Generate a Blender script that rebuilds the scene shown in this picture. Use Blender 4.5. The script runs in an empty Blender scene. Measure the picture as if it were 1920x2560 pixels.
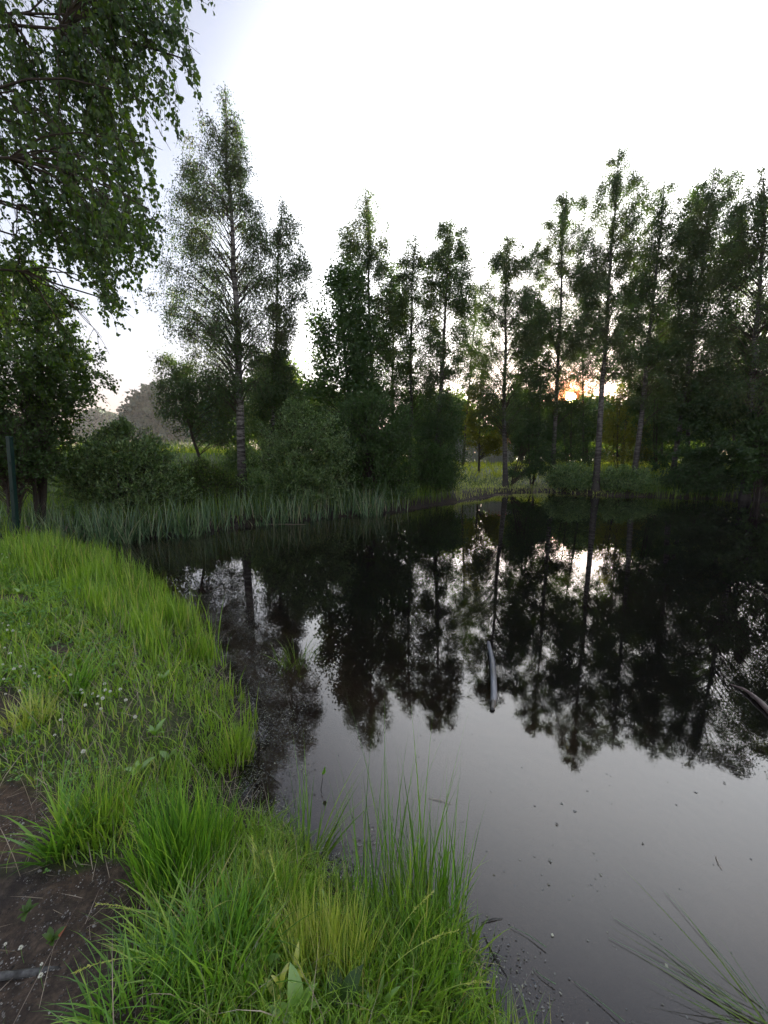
import bpy, math, random
import numpy as np
from mathutils import Vector, Matrix

rng = np.random.default_rng(7)
random.seed(7)
sc = bpy.context.scene
col = sc.collection
R = math.radians

# ------------------------------------------------------------------ camera, sky, sun, exposure
CAM_H = 1.9
PITCH = R(8.0)
FPX = 961.0
cam_d = bpy.data.cameras.new('camera')
cam = bpy.data.objects.new('camera', cam_d)
col.objects.link(cam)
cam.location = (0, 0, CAM_H)
cam.rotation_euler = (math.pi/2 - PITCH, 0, 0)
cam_d.sensor_fit = 'VERTICAL'
cam_d.sensor_height = 34.6
cam_d.lens = 34.6*FPX/2560
cam_d.clip_start = 0.05
cam_d.clip_end = 3000
sc.camera = cam

SUN_EL, SUN_AZ = R(7.8), R(25.2)
world = bpy.data.worlds.new('World')
sc.world = world
world.use_nodes = True
wt = world.node_tree
wt.nodes.clear()
def wn(t, **k):
    n = wt.nodes.new(t)
    for a, b in k.items(): setattr(n, a, b)
    return n
sky = wn('ShaderNodeTexSky', sky_type='NISHITA', sun_disc=False, sun_elevation=SUN_EL, sun_rotation=SUN_AZ,
         altitude=50, air_density=1.0, dust_density=0.6, ozone_density=1.0)
hs = wn('ShaderNodeHueSaturation'); hs.inputs['Saturation'].default_value = 0.6
hs.inputs['Value'].default_value = 1.0
wt.links.new(sky.outputs[0], hs.inputs['Color'])
# sun seen through thin haze: an aureole and the disc itself
tc = wn('ShaderNodeTexCoord')
dotn = wn('ShaderNodeVectorMath', operation='DOT_PRODUCT')
sdir = (math.sin(SUN_AZ)*math.cos(SUN_EL), math.cos(SUN_AZ)*math.cos(SUN_EL), math.sin(SUN_EL))
nrm = wn('ShaderNodeVectorMath', operation='NORMALIZE')
wt.links.new(tc.outputs['Generated'], nrm.inputs[0])
wt.links.new(nrm.outputs[0], dotn.inputs[0]); dotn.inputs[1].default_value = sdir
def wmath(op, a, b=None, c=None):
    n = wn('ShaderNodeMath', operation=op)
    for i, v in enumerate((a, b, c)):
        if v is None: continue
        if hasattr(v, 'links'): wt.links.new(v, n.inputs[i])
        else: n.inputs[i].default_value = v
    return n.outputs[0]
ang = wmath('ARCCOSINE', wmath('MINIMUM', dotn.outputs['Value'], 1.0))
def lobe(width, power=2.0):
    return wmath('EXPONENT', wmath('MULTIPLY', wmath('POWER', wmath('DIVIDE', ang, width), power), -1.0))
def tint(fac, colr, strength):
    n = wn('ShaderNodeVectorMath', operation='SCALE')
    n.inputs[0].default_value = colr
    wt.links.new(wmath('MULTIPLY', fac, strength), n.inputs['Scale'])
    return n.outputs[0]
def vadd(a, b):
    n = wn('ShaderNodeVectorMath', operation='ADD')
    wt.links.new(a, n.inputs[0]); wt.links.new(b, n.inputs[1]); return n.outputs[0]
# thin high cloud veil: brightens evenly, a little more towards the sun
veil = wn('ShaderNodeTexNoise'); veil.inputs['Scale'].default_value = 1.3; veil.inputs['Detail'].default_value = 3
wt.links.new(nrm.outputs[0], veil.inputs['Vector'])
vf = wmath('MULTIPLY_ADD', veil.outputs['Fac'], 0.5, 0.75)
SKYK = 0.10
VEILK = 1.75
lil = wn('ShaderNodeVectorMath', operation='MULTIPLY'); wt.links.new(hs.outputs['Color'], lil.inputs[0]); lil.inputs[1].default_value = (.28, .255, .262)
tot = lil.outputs[0]
tot = vadd(tot, tint(vf, (1.0, 0.95, 1.05), 0.07))
# the glaring cloud veil around the sun, with a soft edge
ed = wn('ShaderNodeMapRange', interpolation_type='SMOOTHSTEP')
wt.links.new(wmath('MULTIPLY_ADD', veil.outputs['Fac'], 0.16, ang), ed.inputs[0])
ed.inputs[1].default_value = 1.02; ed.inputs[2].default_value = 0.60; ed.inputs[3].default_value = 0.0; ed.inputs[4].default_value = 1.0
tot = vadd(tot, tint(ed.outputs[0], (0.99, 1.0, 0.97), VEILK))
# faint pink belt low over the horizon
sepz = wn('ShaderNodeSeparateXYZ'); wt.links.new(nrm.outputs[0], sepz.inputs[0])
belt = wmath('EXPONENT', wmath('MULTIPLY', wmath('POWER', wmath('DIVIDE', sepz.outputs[2], 0.22), 2.0), -1.0))
bm = wn('ShaderNodeMixRGB', blend_type='MULTIPLY'); wt.links.new(belt, bm.inputs[0]); wt.links.new(tot, bm.inputs[1])
bm.inputs[2].default_value = (.46, .35, .34, 1); tot = bm.outputs[0]
# low red air around the sun
flt = wn('ShaderNodeMixRGB', blend_type='MULTIPLY'); wt.links.new(lobe(0.042, 2.0), flt.inputs[0])
wt.links.new(tot, flt.inputs[1]); flt.inputs[2].default_value = (.85, .10, .015, 1); tot = flt.outputs[0]
tot = vadd(tot, tint(lobe(0.05, 1.5), (1.0, 0.32, 0.05), 3.0))
tot = vadd(tot, tint(lobe(0.0095, 8.0), (1.0, 0.62, 0.25), 900.0))
bg = wn('ShaderNodeBackground'); bg.inputs['Strength'].default_value = SKYK
wt.links.new(tot, bg.inputs['Color'])
wo = wn('ShaderNodeOutputWorld')
wt.links.new(bg.outputs[0], wo.inputs[0])
world.cycles.sampling_method = 'MANUAL'
world.cycles.sample_map_resolution = 1024

sun_d = bpy.data.lights.new('sun', 'SUN')
sun_d.energy = 2.0
sun_d.angle = R(0.6)
sun_d.color = (1.0, 0.84, 0.64)
sun = bpy.data.objects.new('sun', sun_d); col.objects.link(sun)
sun.rotation_euler = Vector(sdir).to_track_quat('Z', 'Y').to_euler()
sun.location = (10, 20, 30)

sc.view_settings.view_transform = 'Standard'
sc.view_settings.look = 'None'
sc.view_settings.gamma = 1
sc.view_settings.use_curve_mapping = False
sc.view_settings.exposure = 4.05
sc.render.engine = 'CYCLES'
sc.cycles.use_denoising = True
sc.cycles.max_bounces = 8
sc.cycles.diffuse_bounces = 3
sc.cycles.glossy_bounces = 3
sc.cycles.transmission_bounces = 4
sc.cycles.transparent_max_bounces = 8
sc.cycles.volume_bounces = 0
sc.cycles.sample_clamp_indirect = 6
sc.cycles.caustics_reflective = False
sc.cycles.caustics_refractive = False
sc.render.film_transparent = False

# ------------------------------------------------------------------ helpers
SD = 1920/1659.0     # measured picture units -> photograph pixels
cp, sp = math.cos(PITCH), math.sin(PITCH)
def ray(px, py):
    u = (px*SD - 960)/FPX; v = (1280 - py*SD)/FPX
    return (u, cp + v*sp, -sp + v*cp)
def at(px, py, Y):
    d = ray(px, py); t = Y/d[1]
    return (d[0]*t, Y, CAM_H + d[2]*t)
def onz(px, py, z=0.0):
    d = ray(px, py); t = (z - CAM_H)/d[2]
    return (d[0]*t, d[1]*t)
def img(P):
    """picture units of world points, used for sowing density maps and tests"""
    P = np.asarray(P, float)
    x = P[..., 0]; y = P[..., 1]; z = P[..., 2]-CAM_H
    dep = y*cp - z*sp; up = y*sp + z*cp
    dep = np.maximum(dep, 1e-3)
    return (960 + FPX*x/dep)/SD, (1280 - FPX*up/dep)/SD

def smooth(a, b, x):
    t = np.clip((np.asarray(x, float)-a)/(b-a), 0, 1)
    return t*t*(3-2*t)

def tag(o, label=None, cat=None, group=None, kind=None):
    if label: o['label'] = label
    if cat: o['category'] = cat
    if group: o['group'] = group
    if kind: o['kind'] = kind
    return o

def link(name, me, parent=None, mats=()):
    o = bpy.data.objects.new(name, me)
    col.objects.link(o)
    if parent is not None: o.parent = parent
    return o

def npmesh(name, V, F, mats, midx=None, smoothf=False):
    """V (n,3); F list of arrays each (m,k)"""
    if not isinstance(F, (list, tuple)): F = [F]
    F = [np.asarray(f, np.int32) for f in F if len(f)]
    me = bpy.data.meshes.new(name)
    V = np.asarray(V, np.float32)
    me.vertices.add(len(V)); me.vertices.foreach_set('co', V.ravel())
    tot = sum(f.size for f in F)
    npoly = sum(len(f) for f in F)
    me.loops.add(tot); me.polygons.add(npoly)
    me.loops.foreach_set('vertex_index', np.concatenate([f.ravel() for f in F]))
    ls = []; s = 0
    for f in F:
        ls.append(s + np.arange(len(f))*f.shape[1]); s += f.size
    me.polygons.foreach_set('loop_start', np.concatenate(ls).astype(np.int32))
    try:
        me.polygons.foreach_set('loop_total', np.concatenate([np.full(len(f), f.shape[1]) for f in F]).astype(np.int32))
    except Exception: pass
    if not isinstance(mats, (list, tuple)): mats = [mats]
    for m in mats: me.materials.append(m)
    if midx is not None: me.polygons.foreach_set('material_index', np.asarray(midx, np.int32))
    me.polygons.foreach_set('use_smooth', np.full(npoly, smoothf))
    me.update(calc_edges=True)
    me.validate()
    return me

def unit(v):
    return v/np.maximum(np.linalg.norm(v, axis=-1, keepdims=True), 1e-9)

def tubes(P, Rad, sides=5, cap=False):
    """batch of polylines P (n,k,3) with radii (n,k) -> verts, quads"""
    P = np.asarray(P, float); Rad = np.asarray(Rad, float)
    if P.ndim == 2: P = P[None]; Rad = Rad[None]
    n, k, _ = P.shape
    T = unit(np.gradient(P, axis=1))
    ref = np.where(np.abs(T[:, :1, 2:3]) > 0.9, np.array([1., 0, 0]), np.array([0, 0, 1.]))
    N = unit(np.cross(T, np.broadcast_to(ref, T.shape)))
    B = np.cross(T, N)
    a = np.arange(sides)*2*np.pi/sides
    V = P[:, :, None] + Rad[:, :, None, None]*(N[:, :, None]*np.cos(a)[None, None, :, None] + B[:, :, None]*np.sin(a)[None, None, :, None])
    idx = np.arange(n*k*sides).reshape(n, k, sides)
    a0 = idx[:, :-1]; a1 = np.roll(a0, -1, axis=2); b0 = idx[:, 1:]; b1 = np.roll(b0, -1, axis=2)
    Q = np.stack([a0, a1, b1, b0], -1).reshape(-1, 4)
    V = V.reshape(-1, 3)
    return V, Q

def join(parts):
    Vs = []; Fs = {}; off = 0
    for V, F in parts:
        Vs.append(V)
        for f in (F if isinstance(F, (list, tuple)) else [F]):
            if len(f): Fs.setdefault(f.shape[1], []).append(f + off)
        off += len(V)
    return np.concatenate(Vs), [np.concatenate(v) for v in Fs.values()]

def noise1(x, seed=0, oct=3):
    """cheap smooth 1-D noise on arrays"""
    r = np.random.default_rng(seed); out = 0
    for o in range(oct):
        tab = r.uniform(-1, 1, 257)
        xx = np.asarray(x)*2**o + 1000.3*o
        i = np.floor(xx).astype(int); f = xx-i; f = f*f*(3-2*f)
        out = out + (tab[i % 256]*(1-f) + tab[(i+1) % 256]*f)/2**o
    return out
def noise2(x, y, seed=0, oct=4):
    r = np.random.default_rng(seed); out = 0
    x = np.asarray(x, float); y = np.asarray(y, float)
    for o in range(oct):
        tab = r.uniform(-1, 1, (64, 64))
        xx = x*2**o + 31.7*o; yy = y*2**o + 17.3*o
        i = np.floor(xx).astype(int); j = np.floor(yy).astype(int)
        f = xx-i; g = yy-j; f = f*f*(3-2*f); g = g*g*(3-2*g)
        i0 = i % 64; i1 = (i+1) % 64; j0 = j % 64; j1 = (j+1) % 64
        out = out + ((tab[i0, j0]*(1-f)+tab[i1, j0]*f)*(1-g) + (tab[i0, j1]*(1-f)+tab[i1, j1]*f)*g)/2**o
    return out

# ------------------------------------------------------------------ materials
def mat(name):
    m = bpy.data.materials.new(name); m.use_nodes = True
    m.node_tree.nodes.clear()
    return m, m.node_tree
def N(t, kind, **k):
    n = t.nodes.new(kind)
    for a, b in k.items(): setattr(n, a, b)
    return n
def ramp(t, fac, stops):
    r = N(t, 'ShaderNodeValToRGB')
    el = r.color_ramp.elements
    el[0].position = stops[0][0]; el[0].color = (*stops[0][1], 1)
    el[1].position = stops[-1][0]; el[1].color = (*stops[-1][1], 1)
    for p, c in stops[1:-1]:
        e = el.new(p); e.color = (*c, 1)
    if fac is not None: t.links.new(fac, r.inputs[0])
    return r.outputs[0]
def noise(t, scale, detail=4, vec=None, rough=0.55):
    n = N(t, 'ShaderNodeTexNoise'); n.inputs['Scale'].default_value = scale; n.inputs['Detail'].default_value = detail
    n.inputs['Roughness'].default_value = rough
    if vec is not None: t.links.new(vec, n.inputs['Vector'])
    return n.outputs['Fac']

def leaf_mat(name, stops, trans=0.4, gloss=0.025, patch=None, patchscale=0.35, tcol=(1.25, 1.25, 0.45)):
    m, t = mat(name)
    g = N(t, 'ShaderNodeNewGeometry')
    c = ramp(t, g.outputs['Random Per Island'], stops)
    if patch:
        p = N(t, 'ShaderNodeTexCoord')
        f = noise(t, patchscale, 3, p.outputs['Object'])
        mr = N(t, 'ShaderNodeMapRange'); mr.inputs[1].default_value = 0.5; mr.inputs[2].default_value = 0.68
        t.links.new(f, mr.inputs[0])
        mx = N(t, 'ShaderNodeMixRGB'); t.links.new(mr.outputs[0], mx.inputs[0]); t.links.new(c, mx.inputs[1])
        mx.inputs[2].default_value = (*patch, 1); c = mx.outputs[0]
    d = N(t, 'ShaderNodeBsdfDiffuse'); t.links.new(c, d.inputs[0])
    tl = N(t, 'ShaderNodeBsdfTranslucent')
    tm = N(t, 'ShaderNodeMixRGB', blend_type='MULTIPLY'); tm.inputs[0].default_value = 1; t.links.new(c, tm.inputs[1])
    tm.inputs[2].default_value = (*tcol, 1); t.links.new(tm.outputs[0], tl.inputs[0])
    mx = N(t, 'ShaderNodeMixShader'); mx.inputs[0].default_value = trans
    t.links.new(d.outputs[0], mx.inputs[1]); t.links.new(tl.outputs[0], mx.inputs[2])
    gl = N(t, 'ShaderNodeBsdfGlossy'); gl.inputs['Roughness'].default_value = 0.45
    gl.inputs['Color'].default_value = (0.9, 0.95, 1, 1)
    m2 = N(t, 'ShaderNodeMixShader'); m2.inputs[0].default_value = gloss
    t.links.new(mx.outputs[0], m2.inputs[1]); t.links.new(gl.outputs[0], m2.inputs[2])
    o = N(t, 'ShaderNodeOutputMaterial'); t.links.new(m2.outputs[0], o.inputs[0])
    return m

def simple_mat(name, stops, scale=8, rough=0.8, bump=0.0, bscale=40, stretch=None, spec=0.3, metallic=0.0, rand_island=False):
    m, t = mat(name)
    tcn = N(t, 'ShaderNodeTexCoord'); vec = tcn.outputs['Object']
    if stretch:
        mp = N(t, 'ShaderNodeMapping'); mp.inputs['Scale'].default_value = stretch
        t.links.new(vec, mp.inputs[0]); vec = mp.outputs[0]
    f = noise(t, scale, 6, vec)
    if rand_island:
        g = N(t, 'ShaderNodeNewGeometry')
        ad = N(t, 'ShaderNodeMath', operation='MULTIPLY_ADD'); t.links.new(g.outputs['Random Per Island'], ad.inputs[0])
        ad.inputs[1].default_value = 0.5
        sb = N(t, 'ShaderNodeMath', operation='SUBTRACT'); t.links.new(f, sb.inputs[0]); sb.inputs[1].default_value = 0.25
        t.links.new(sb.outputs[0], ad.inputs[2]); f = ad.outputs[0]
    c = ramp(t, f, stops)
    p = N(t, 'ShaderNodeBsdfPrincipled')
    t.links.new(c, p.inputs['Base Color']); p.inputs['Roughness'].default_value = rough
    p.inputs['Specular IOR Level'].default_value = spec
    p.inputs['Metallic'].default_value = metallic
    if bump:
        b = N(t, 'ShaderNodeBump'); b.inputs['Strength'].default_value = bump; b.inputs['Distance'].default_value = 0.01
        t.links.new(noise(t, bscale, 6, vec), b.inputs['Height']); t.links.new(b.outputs[0], p.inputs['Normal'])
    o = N(t, 'ShaderNodeOutputMaterial'); t.links.new(p.outputs[0], o.inputs[0])
    return m

M = {}
M['birch_leaf'] = leaf_mat('birch_leaf', [(0, (.035, .07, .02)), (.5, (.055, .105, .028)), (.85, (.08, .13, .03)), (1, (.09, .10, .025))], trans=.32, patch=(.075, .09, .02), patchscale=.45, tcol=(1.0, 1.1, .55))
M['near_leaf'] = leaf_mat('near_leaf', [(0, (.035, .08, .012)), (.5, (.065, .13, .016)), (1, (.11, .18, .025))], trans=.55, gloss=.03, patch=(.035, .08, .015), patchscale=1.2)
M['maple_leaf'] = leaf_mat('maple_leaf', [(0, (.035, .08, .022)), (1, (.075, .14, .035))], trans=.38)
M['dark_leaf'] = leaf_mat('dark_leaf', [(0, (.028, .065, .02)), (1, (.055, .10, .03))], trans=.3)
M['willow_leaf'] = leaf_mat('willow_leaf', [(0, (.06, .13, .035)), (.6, (.12, .21, .06)), (1, (.22, .32, .11))], trans=.35, gloss=.05)
M['backlit_yellow_leaf'] = leaf_mat('backlit_yellow_leaf', [(0, (.10, .13, .015)), (1, (.20, .19, .02))], trans=.5)  # yellow of light from behind is put into the leaf colour
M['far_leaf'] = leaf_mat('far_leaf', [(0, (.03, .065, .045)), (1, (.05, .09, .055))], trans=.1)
M['weed_leaf'] = leaf_mat('weed_leaf', [(0, (.05, .10, .02)), (.6, (.08, .15, .03)), (1, (.15, .20, .04))], trans=.4)
M['grass'] = leaf_mat('grass', [(0, (.09, .17, .02)), (.45, (.20, .39, .035)), (.88, (.38, .56, .07)), (1, (.50, .42, .18))], trans=.45, gloss=.04, patch=(.27, .46, .04), patchscale=1.5, tcol=(1.2, 1.15, .6))
M['lime_grass'] = leaf_mat('lime_grass', [(0, (.30, .40, .07)), (.6, (.50, .60, .13)), (1, (.66, .66, .28))], trans=.45, gloss=.04, tcol=(1.2, 1.15, .5))
M['deep_grass'] = leaf_mat('deep_grass', [(0, (.07, .18, .025)), (.6, (.16, .37, .035)), (1, (.34, .54, .07))], trans=.45, gloss=.04, tcol=(1.2, 1.15, .5))
M['far_grass'] = leaf_mat('far_grass', [(0, (.08, .16, .025)), (1, (.20, .30, .04))], trans=.4)
M['meadow_grass'] = leaf_mat('meadow_grass', [(0, (.24, .32, .03)), (1, (.44, .46, .05))], trans=.5)
M['cattail'] = leaf_mat('cattail', [(0, (.05, .11, .045)), (.5, (.12, .21, .09)), (.85, (.24, .34, .18)), (1, (.42, .36, .24))], trans=.3, gloss=.045, tcol=(1, 1.1, .6))
M['dry_reed'] = leaf_mat('dry_reed', [(0, (.22, .17, .12)), (1, (.45, .37, .28))], trans=.2, gloss=.05, tcol=(1, .9, .7))
M['broad_leaf'] = leaf_mat('broad_leaf', [(0, (.18, .36, .05)), (1, (.28, .48, .07))], trans=.4, gloss=.1, tcol=(1.2, 1.15, .6))
M['pale_leaf'] = leaf_mat('pale_leaf', [(0, (.50, .55, .07)), (1, (.60, .60, .12))], trans=.4, gloss=.08)
M['clover_leaf'] = leaf_mat('clover_leaf', [(0, (.08, .22, .04)), (.7, (.15, .34, .05)), (1, (.24, .44, .07))], trans=.35, gloss=.06, tcol=(1.1, 1.1, .6))
M['petal'] = simple_mat('petal', [(0.3, (.62, .62, .52)), (0.7, (.85, .85, .78))], 60, .7)
M['butter'] = simple_mat('yellow_petal', [(0.3, (.75, .55, .02)), (0.7, (.85, .65, .04))], 60, .5)
M['twig'] = simple_mat('twig_bark', [(0.3, (.035, .025, .02)), (0.7, (.075, .06, .045))], 12, .9, .4)
M['dark_bark'] = simple_mat('dark_bark', [(0.3, (.03, .025, .02)), (0.7, (.07, .06, .05))], 6, .9, .8, 30, (1, 1, .2))
M['debris'] = leaf_mat('debris', [(0, (.015, .012, .008)), (.6, (.05, .045, .025)), (.93, (.10, .10, .04)), (1, (.38, .38, .26))], trans=.1, gloss=.10)
M['post'] = simple_mat('green_coated_steel', [(0.3, (.003, .02, .017)), (0.7, (.005, .03, .025))], 4, .45, .1)
M['plank'] = simple_mat('weathered_plank', [(0.25, (.12, .12, .115)), (0.75, (.36, .37, .37))], 3, .85, .5, 30, (6, 6, .6))
M['raw_wood'] = simple_mat('pale_split_wood', [(0.3, (.30, .19, .12)), (0.7, (.52, .38, .26))], 6, .8, .5, 30, (6, 6, .6))
M['log'] = simple_mat('wet_log', [(0.35, (.075, .08, .09)), (0.65, (.19, .21, .25))], 5, .32, .5, 30, (3, .5, 3), spec=.8)
M['wet_dark'] = simple_mat('soaked_wood', [(0.3, (.008, .006, .005)), (0.7, (.02, .016, .012))], 9, .3, .5, 30, spec=.6)
M['branch'] = simple_mat('barkless_branch', [(0.3, (.05, .035, .033)), (0.7, (.14, .10, .095))], 6, .5, .4, 30, spec=.5)
M['rust'] = simple_mat('rusty_sheet', [(0.3, (.18, .035, .02)), (0.7, (.32, .07, .035))], 3, .8, .2)
M['pipe'] = simple_mat('grey_pipe', [(0.35, (.03, .028, .025)), (0.5, (.06, .06, .058)), (0.7, (.17, .17, .165))], 30, .6, .5, 60)
M['red_leaf'] = leaf_mat('red_leaf', [(0, (.40, .09, .03)), (1, (.45, .12, .04))], trans=.3)
M['stone'] = simple_mat('small_stone', [(0.3, (.03, .026, .022)), (0.6, (.12, .11, .10)), (0.9, (.45, .43, .40))], 20, .75, .3, 60, rand_island=True)

def bark_mat(name='birch_bark', k=1.0):
    m, t = mat(name)
    tcn = N(t, 'ShaderNodeTexCoord')
    mp = N(t, 'ShaderNodeMapping'); mp.inputs['Scale'].default_value = (2.2, 2.2, 11)
    t.links.new(tcn.outputs['Object'], mp.inputs[0])
    f = noise(t, 1.6, 6, mp.outputs[0], .65)
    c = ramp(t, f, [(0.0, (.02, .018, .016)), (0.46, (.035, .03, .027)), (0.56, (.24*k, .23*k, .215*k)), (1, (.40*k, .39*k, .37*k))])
    # darker and rougher at the foot of the stem
    mp2 = noise(t, 3.0, 4, tcn.outputs['Object'])
    sx = N(t, 'ShaderNodeSeparateXYZ'); t.links.new(tcn.outputs['Object'], sx.inputs[0])
    mr = N(t, 'ShaderNodeMapRange'); mr.inputs[1].default_value = 0.6; mr.inputs[2].default_value = 3.2
    mr.inputs[3].default_value = .85; mr.inputs[4].default_value = 0.0
    t.links.new(sx.outputs[2], mr.inputs[0])
    mx = N(t, 'ShaderNodeMixRGB'); t.links.new(mr.outputs[0], mx.inputs[0]); t.links.new(c, mx.inputs[1])
    mx.inputs[2].default_value = (.03, .027, .022, 1)
    p = N(t, 'ShaderNodeBsdfPrincipled'); t.links.new(mx.outputs[0], p.inputs['Base Color']); p.inputs['Roughness'].default_value = .8
    b = N(t, 'ShaderNodeBump'); b.inputs['Strength'].default_value = .5; b.inputs['Distance'].default_value = .02
    t.links.new(f, b.inputs['Height']); t.links.new(b.outputs[0], p.inputs['Normal'])
    o = N(t, 'ShaderNodeOutputMaterial'); t.links.new(p.outputs[0], o.inputs[0])
    return m
M['birch_bark'] = bark_mat()
M['shaded_birch_bark'] = bark_mat('shaded_birch_bark', .5)  # same birch bark with its white dimmed: shade put into the colour

def ground_mat():
    m, t = mat('ground_soil')
    tcn = N(t, 'ShaderNodeTexCoord'); v = tcn.outputs['Object']
    soil = ramp(t, noise(t, 26, 8, v, .7), [(0.3, (.022, .017, .013)), (0.5, (.055, .042, .032)), (0.62, (.10, .078, .058)), (0.8, (.24, .20, .16))])
    big = noise(t, 2.2, 4, v)
    brown = N(t, 'ShaderNodeMixRGB', blend_type='MULTIPLY'); brown.inputs[0].default_value = 1
    t.links.new(soil, brown.inputs[1])
    t.links.new(ramp(t, big, [(0.35, (.75, .75, .8)), (0.65, (1.3, 1.08, .88))]), brown.inputs[2])
    # moss and turf tint from the painted attribute-free position: away from the bare patch it is green-brown
    turf = ramp(t, noise(t, 9, 6, v), [(0.3, (.025, .04, .010)), (0.7, (.07, .11, .02))])
    at_ = N(t, 'ShaderNodeAttribute', attribute_name='turf')
    mx = N(t, 'ShaderNodeMixRGB'); t.links.new(at_.outputs['Fac'], mx.inputs[0]); t.links.new(brown.outputs[0], mx.inputs[1]); t.links.new(turf, mx.inputs[2])
    sl = N(t, 'ShaderNodeAttribute', attribute_name='silt')
    ms = N(t, 'ShaderNodeMixRGB'); t.links.new(sl.outputs['Fac'], ms.inputs[0]); t.links.new(mx.outputs[0], ms.inputs[1])
    t.links.new(ramp(t, noise(t, 1.1, 5, v), [(0.35, (.07, .055, .045)), (0.55, (.22, .18, .15)), (0.75, (.38, .29, .22))]), ms.inputs[2]); mx = ms
    aw = N(t, 'ShaderNodeAttribute', attribute_name='wet')
    mw = N(t, 'ShaderNodeMixRGB', blend_type='MULTIPLY'); t.links.new(aw.outputs['Fac'], mw.inputs[0]); t.links.new(mx.outputs[0], mw.inputs[1]); mw.inputs[2].default_value = (.32, .30, .26, 1)
    p = N(t, 'ShaderNodeBsdfPrincipled'); t.links.new(mw.outputs[0], p.inputs['Base Color']); p.inputs['Roughness'].default_value = .75
    p.inputs['Specular IOR Level'].default_value = .4
    b = N(t, 'ShaderNodeBump'); b.inputs['Strength'].default_value = .9; b.inputs['Distance'].default_value = .012
    t.links.new(noise(t, 70, 8, v, .7), b.inputs['Height']); t.links.new(b.outputs[0], p.inputs['Normal'])
    o = N(t, 'ShaderNodeOutputMaterial'); t.links.new(p.outputs[0], o.inputs[0])
    return m
M['ground'] = ground_mat()

def water_mat():
    m, t = mat('pond_water')
    tcn = N(t, 'ShaderNodeTexCoord'); v = tcn.outputs['Object']
    mp = N(t, 'ShaderNodeMapping'); mp.inputs['Scale'].default_value = (1, 1.0, 1); t.links.new(v, mp.inputs[0])
    n1 = noise(t, 5.0, 2, mp.outputs[0]); n2 = noise(t, 26, 2, v)
    big = N(t, 'ShaderNodeMapRange'); t.links.new(noise(t, .35, 2, v), big.inputs[0])
    big.inputs[1].default_value = .48; big.inputs[2].default_value = .68; big.inputs[3].default_value = .15; big.inputs[4].default_value = 1.0
    ad = N(t, 'ShaderNodeMath', operation='MULTIPLY_ADD'); t.links.new(n2, ad.inputs[0]); ad.inputs[1].default_value = .08; t.links.new(n1, ad.inputs[2])
    mu = N(t, 'ShaderNodeMath', operation='MULTIPLY'); t.links.new(ad.outputs[0], mu.inputs[0]); t.links.new(big.outputs[0], mu.inputs[1])
    b = N(t, 'ShaderNodeBump'); b.inputs['Strength'].default_value = .5; b.inputs['Distance'].default_value = .0005
    t.links.new(mu.outputs[0], b.inputs['Height'])
    fr = N(t, 'ShaderNodeFresnel'); fr.inputs['IOR'].default_value = 1.62; t.links.new(b.outputs[0], fr.inputs['Normal'])
    gl = N(t, 'ShaderNodeBsdfGlossy'); gl.inputs['Roughness'].default_value = 0.0; t.links.new(b.outputs[0], gl.inputs['Normal'])
    gl.inputs['Color'].default_value = (1, 1, 1, 1)
    tr = N(t, 'ShaderNodeBsdfTransparent'); tr.inputs['Color'].default_value = (.85, .8, .72, 1)
    df = N(t, 'ShaderNodeBsdfDiffuse')
    t.links.new(ramp(t, noise(t, .45, 2, v), [(0.3, (.024, .023, .024)), (0.75, (.046, .037, .033))]), df.inputs[0])
    inn = N(t, 'ShaderNodeMixShader'); inn.inputs[0].default_value = .16
    t.links.new(tr.outputs[0], inn.inputs[1]); t.links.new(df.outputs[0], inn.inputs[2])
    mx = N(t, 'ShaderNodeMixShader'); t.links.new(fr.outputs[0], mx.inputs[0]); t.links.new(inn.outputs[0], mx.inputs[1]); t.links.new(gl.outputs[0], mx.inputs[2])
    va = N(t, 'ShaderNodeVolumeAbsorption'); va.inputs['Color'].default_value = (.55, .38, .22, 1); va.inputs['Density'].default_value = 2.6
    o = N(t, 'ShaderNodeOutputMaterial'); t.links.new(mx.outputs[0], o.inputs[0]); t.links.new(va.outputs[0], o.inputs[1])
    return m
M['water'] = water_mat()

# ------------------------------------------------------------------ pond outline and terrain
shore_px = [(1085, 2225, 0), (1045, 2150, 0), (1015, 2050, 0), (950, 1990, 0), (880, 2010, 0), (780, 1950, 0), (690, 1900, 0), (625, 1830, 0),
            (560, 1780, 0), (500, 1720, 0), (515, 1640, 0), (540, 1570, 0), (500, 1480, 0), (450, 1380, 0), (360, 1310, 0),
            (270, 1245, 0), (200, 1212, 0), (120, 1185, 0), (60, 1168, 0), (90, 1162, 0), (180, 1166, 0), (280, 1168, 0), (400, 1158, 0), (500, 1140, 0),
            (600, 1132, 0), (720, 1118, 0), (830, 1110, 0), (900, 1098, 0), (1000, 1082, 0), (1090, 1066, 0), (1180, 1063, 0), (1300, 1070, 0), (1450, 1076, 0), (1659, 1080, 0)]
poly = [onz(a, b, c) for a, b, c in shore_px] + [(25, 17.5), (32, 12), (31, 2), (20, -4), (9, -3.2), (3.2, -1.2), (1.4, .1), (.95, .6)]
poly = np.array(poly)
def resample(poly, step=.35, amp=.09):
    out = []
    n = len(poly)
    for i in range(n):
        a, b = poly[i], poly[(i+1) % n]
        L = np.linalg.norm(b-a); k = max(1, int(L/step))
        nv = np.array([-(b-a)[1], (b-a)[0]])/max(L, 1e-6)
        for j in range(k):
            p = a + (b-a)*j/k
            am = amp*min(1, .25+np.linalg.norm(p)/8)
            out.append(p + nv*am*noise2(p[0]*1.7, p[1]*1.7, 5, 3))
    return np.array(out)
shore = resample(poly)
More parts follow.
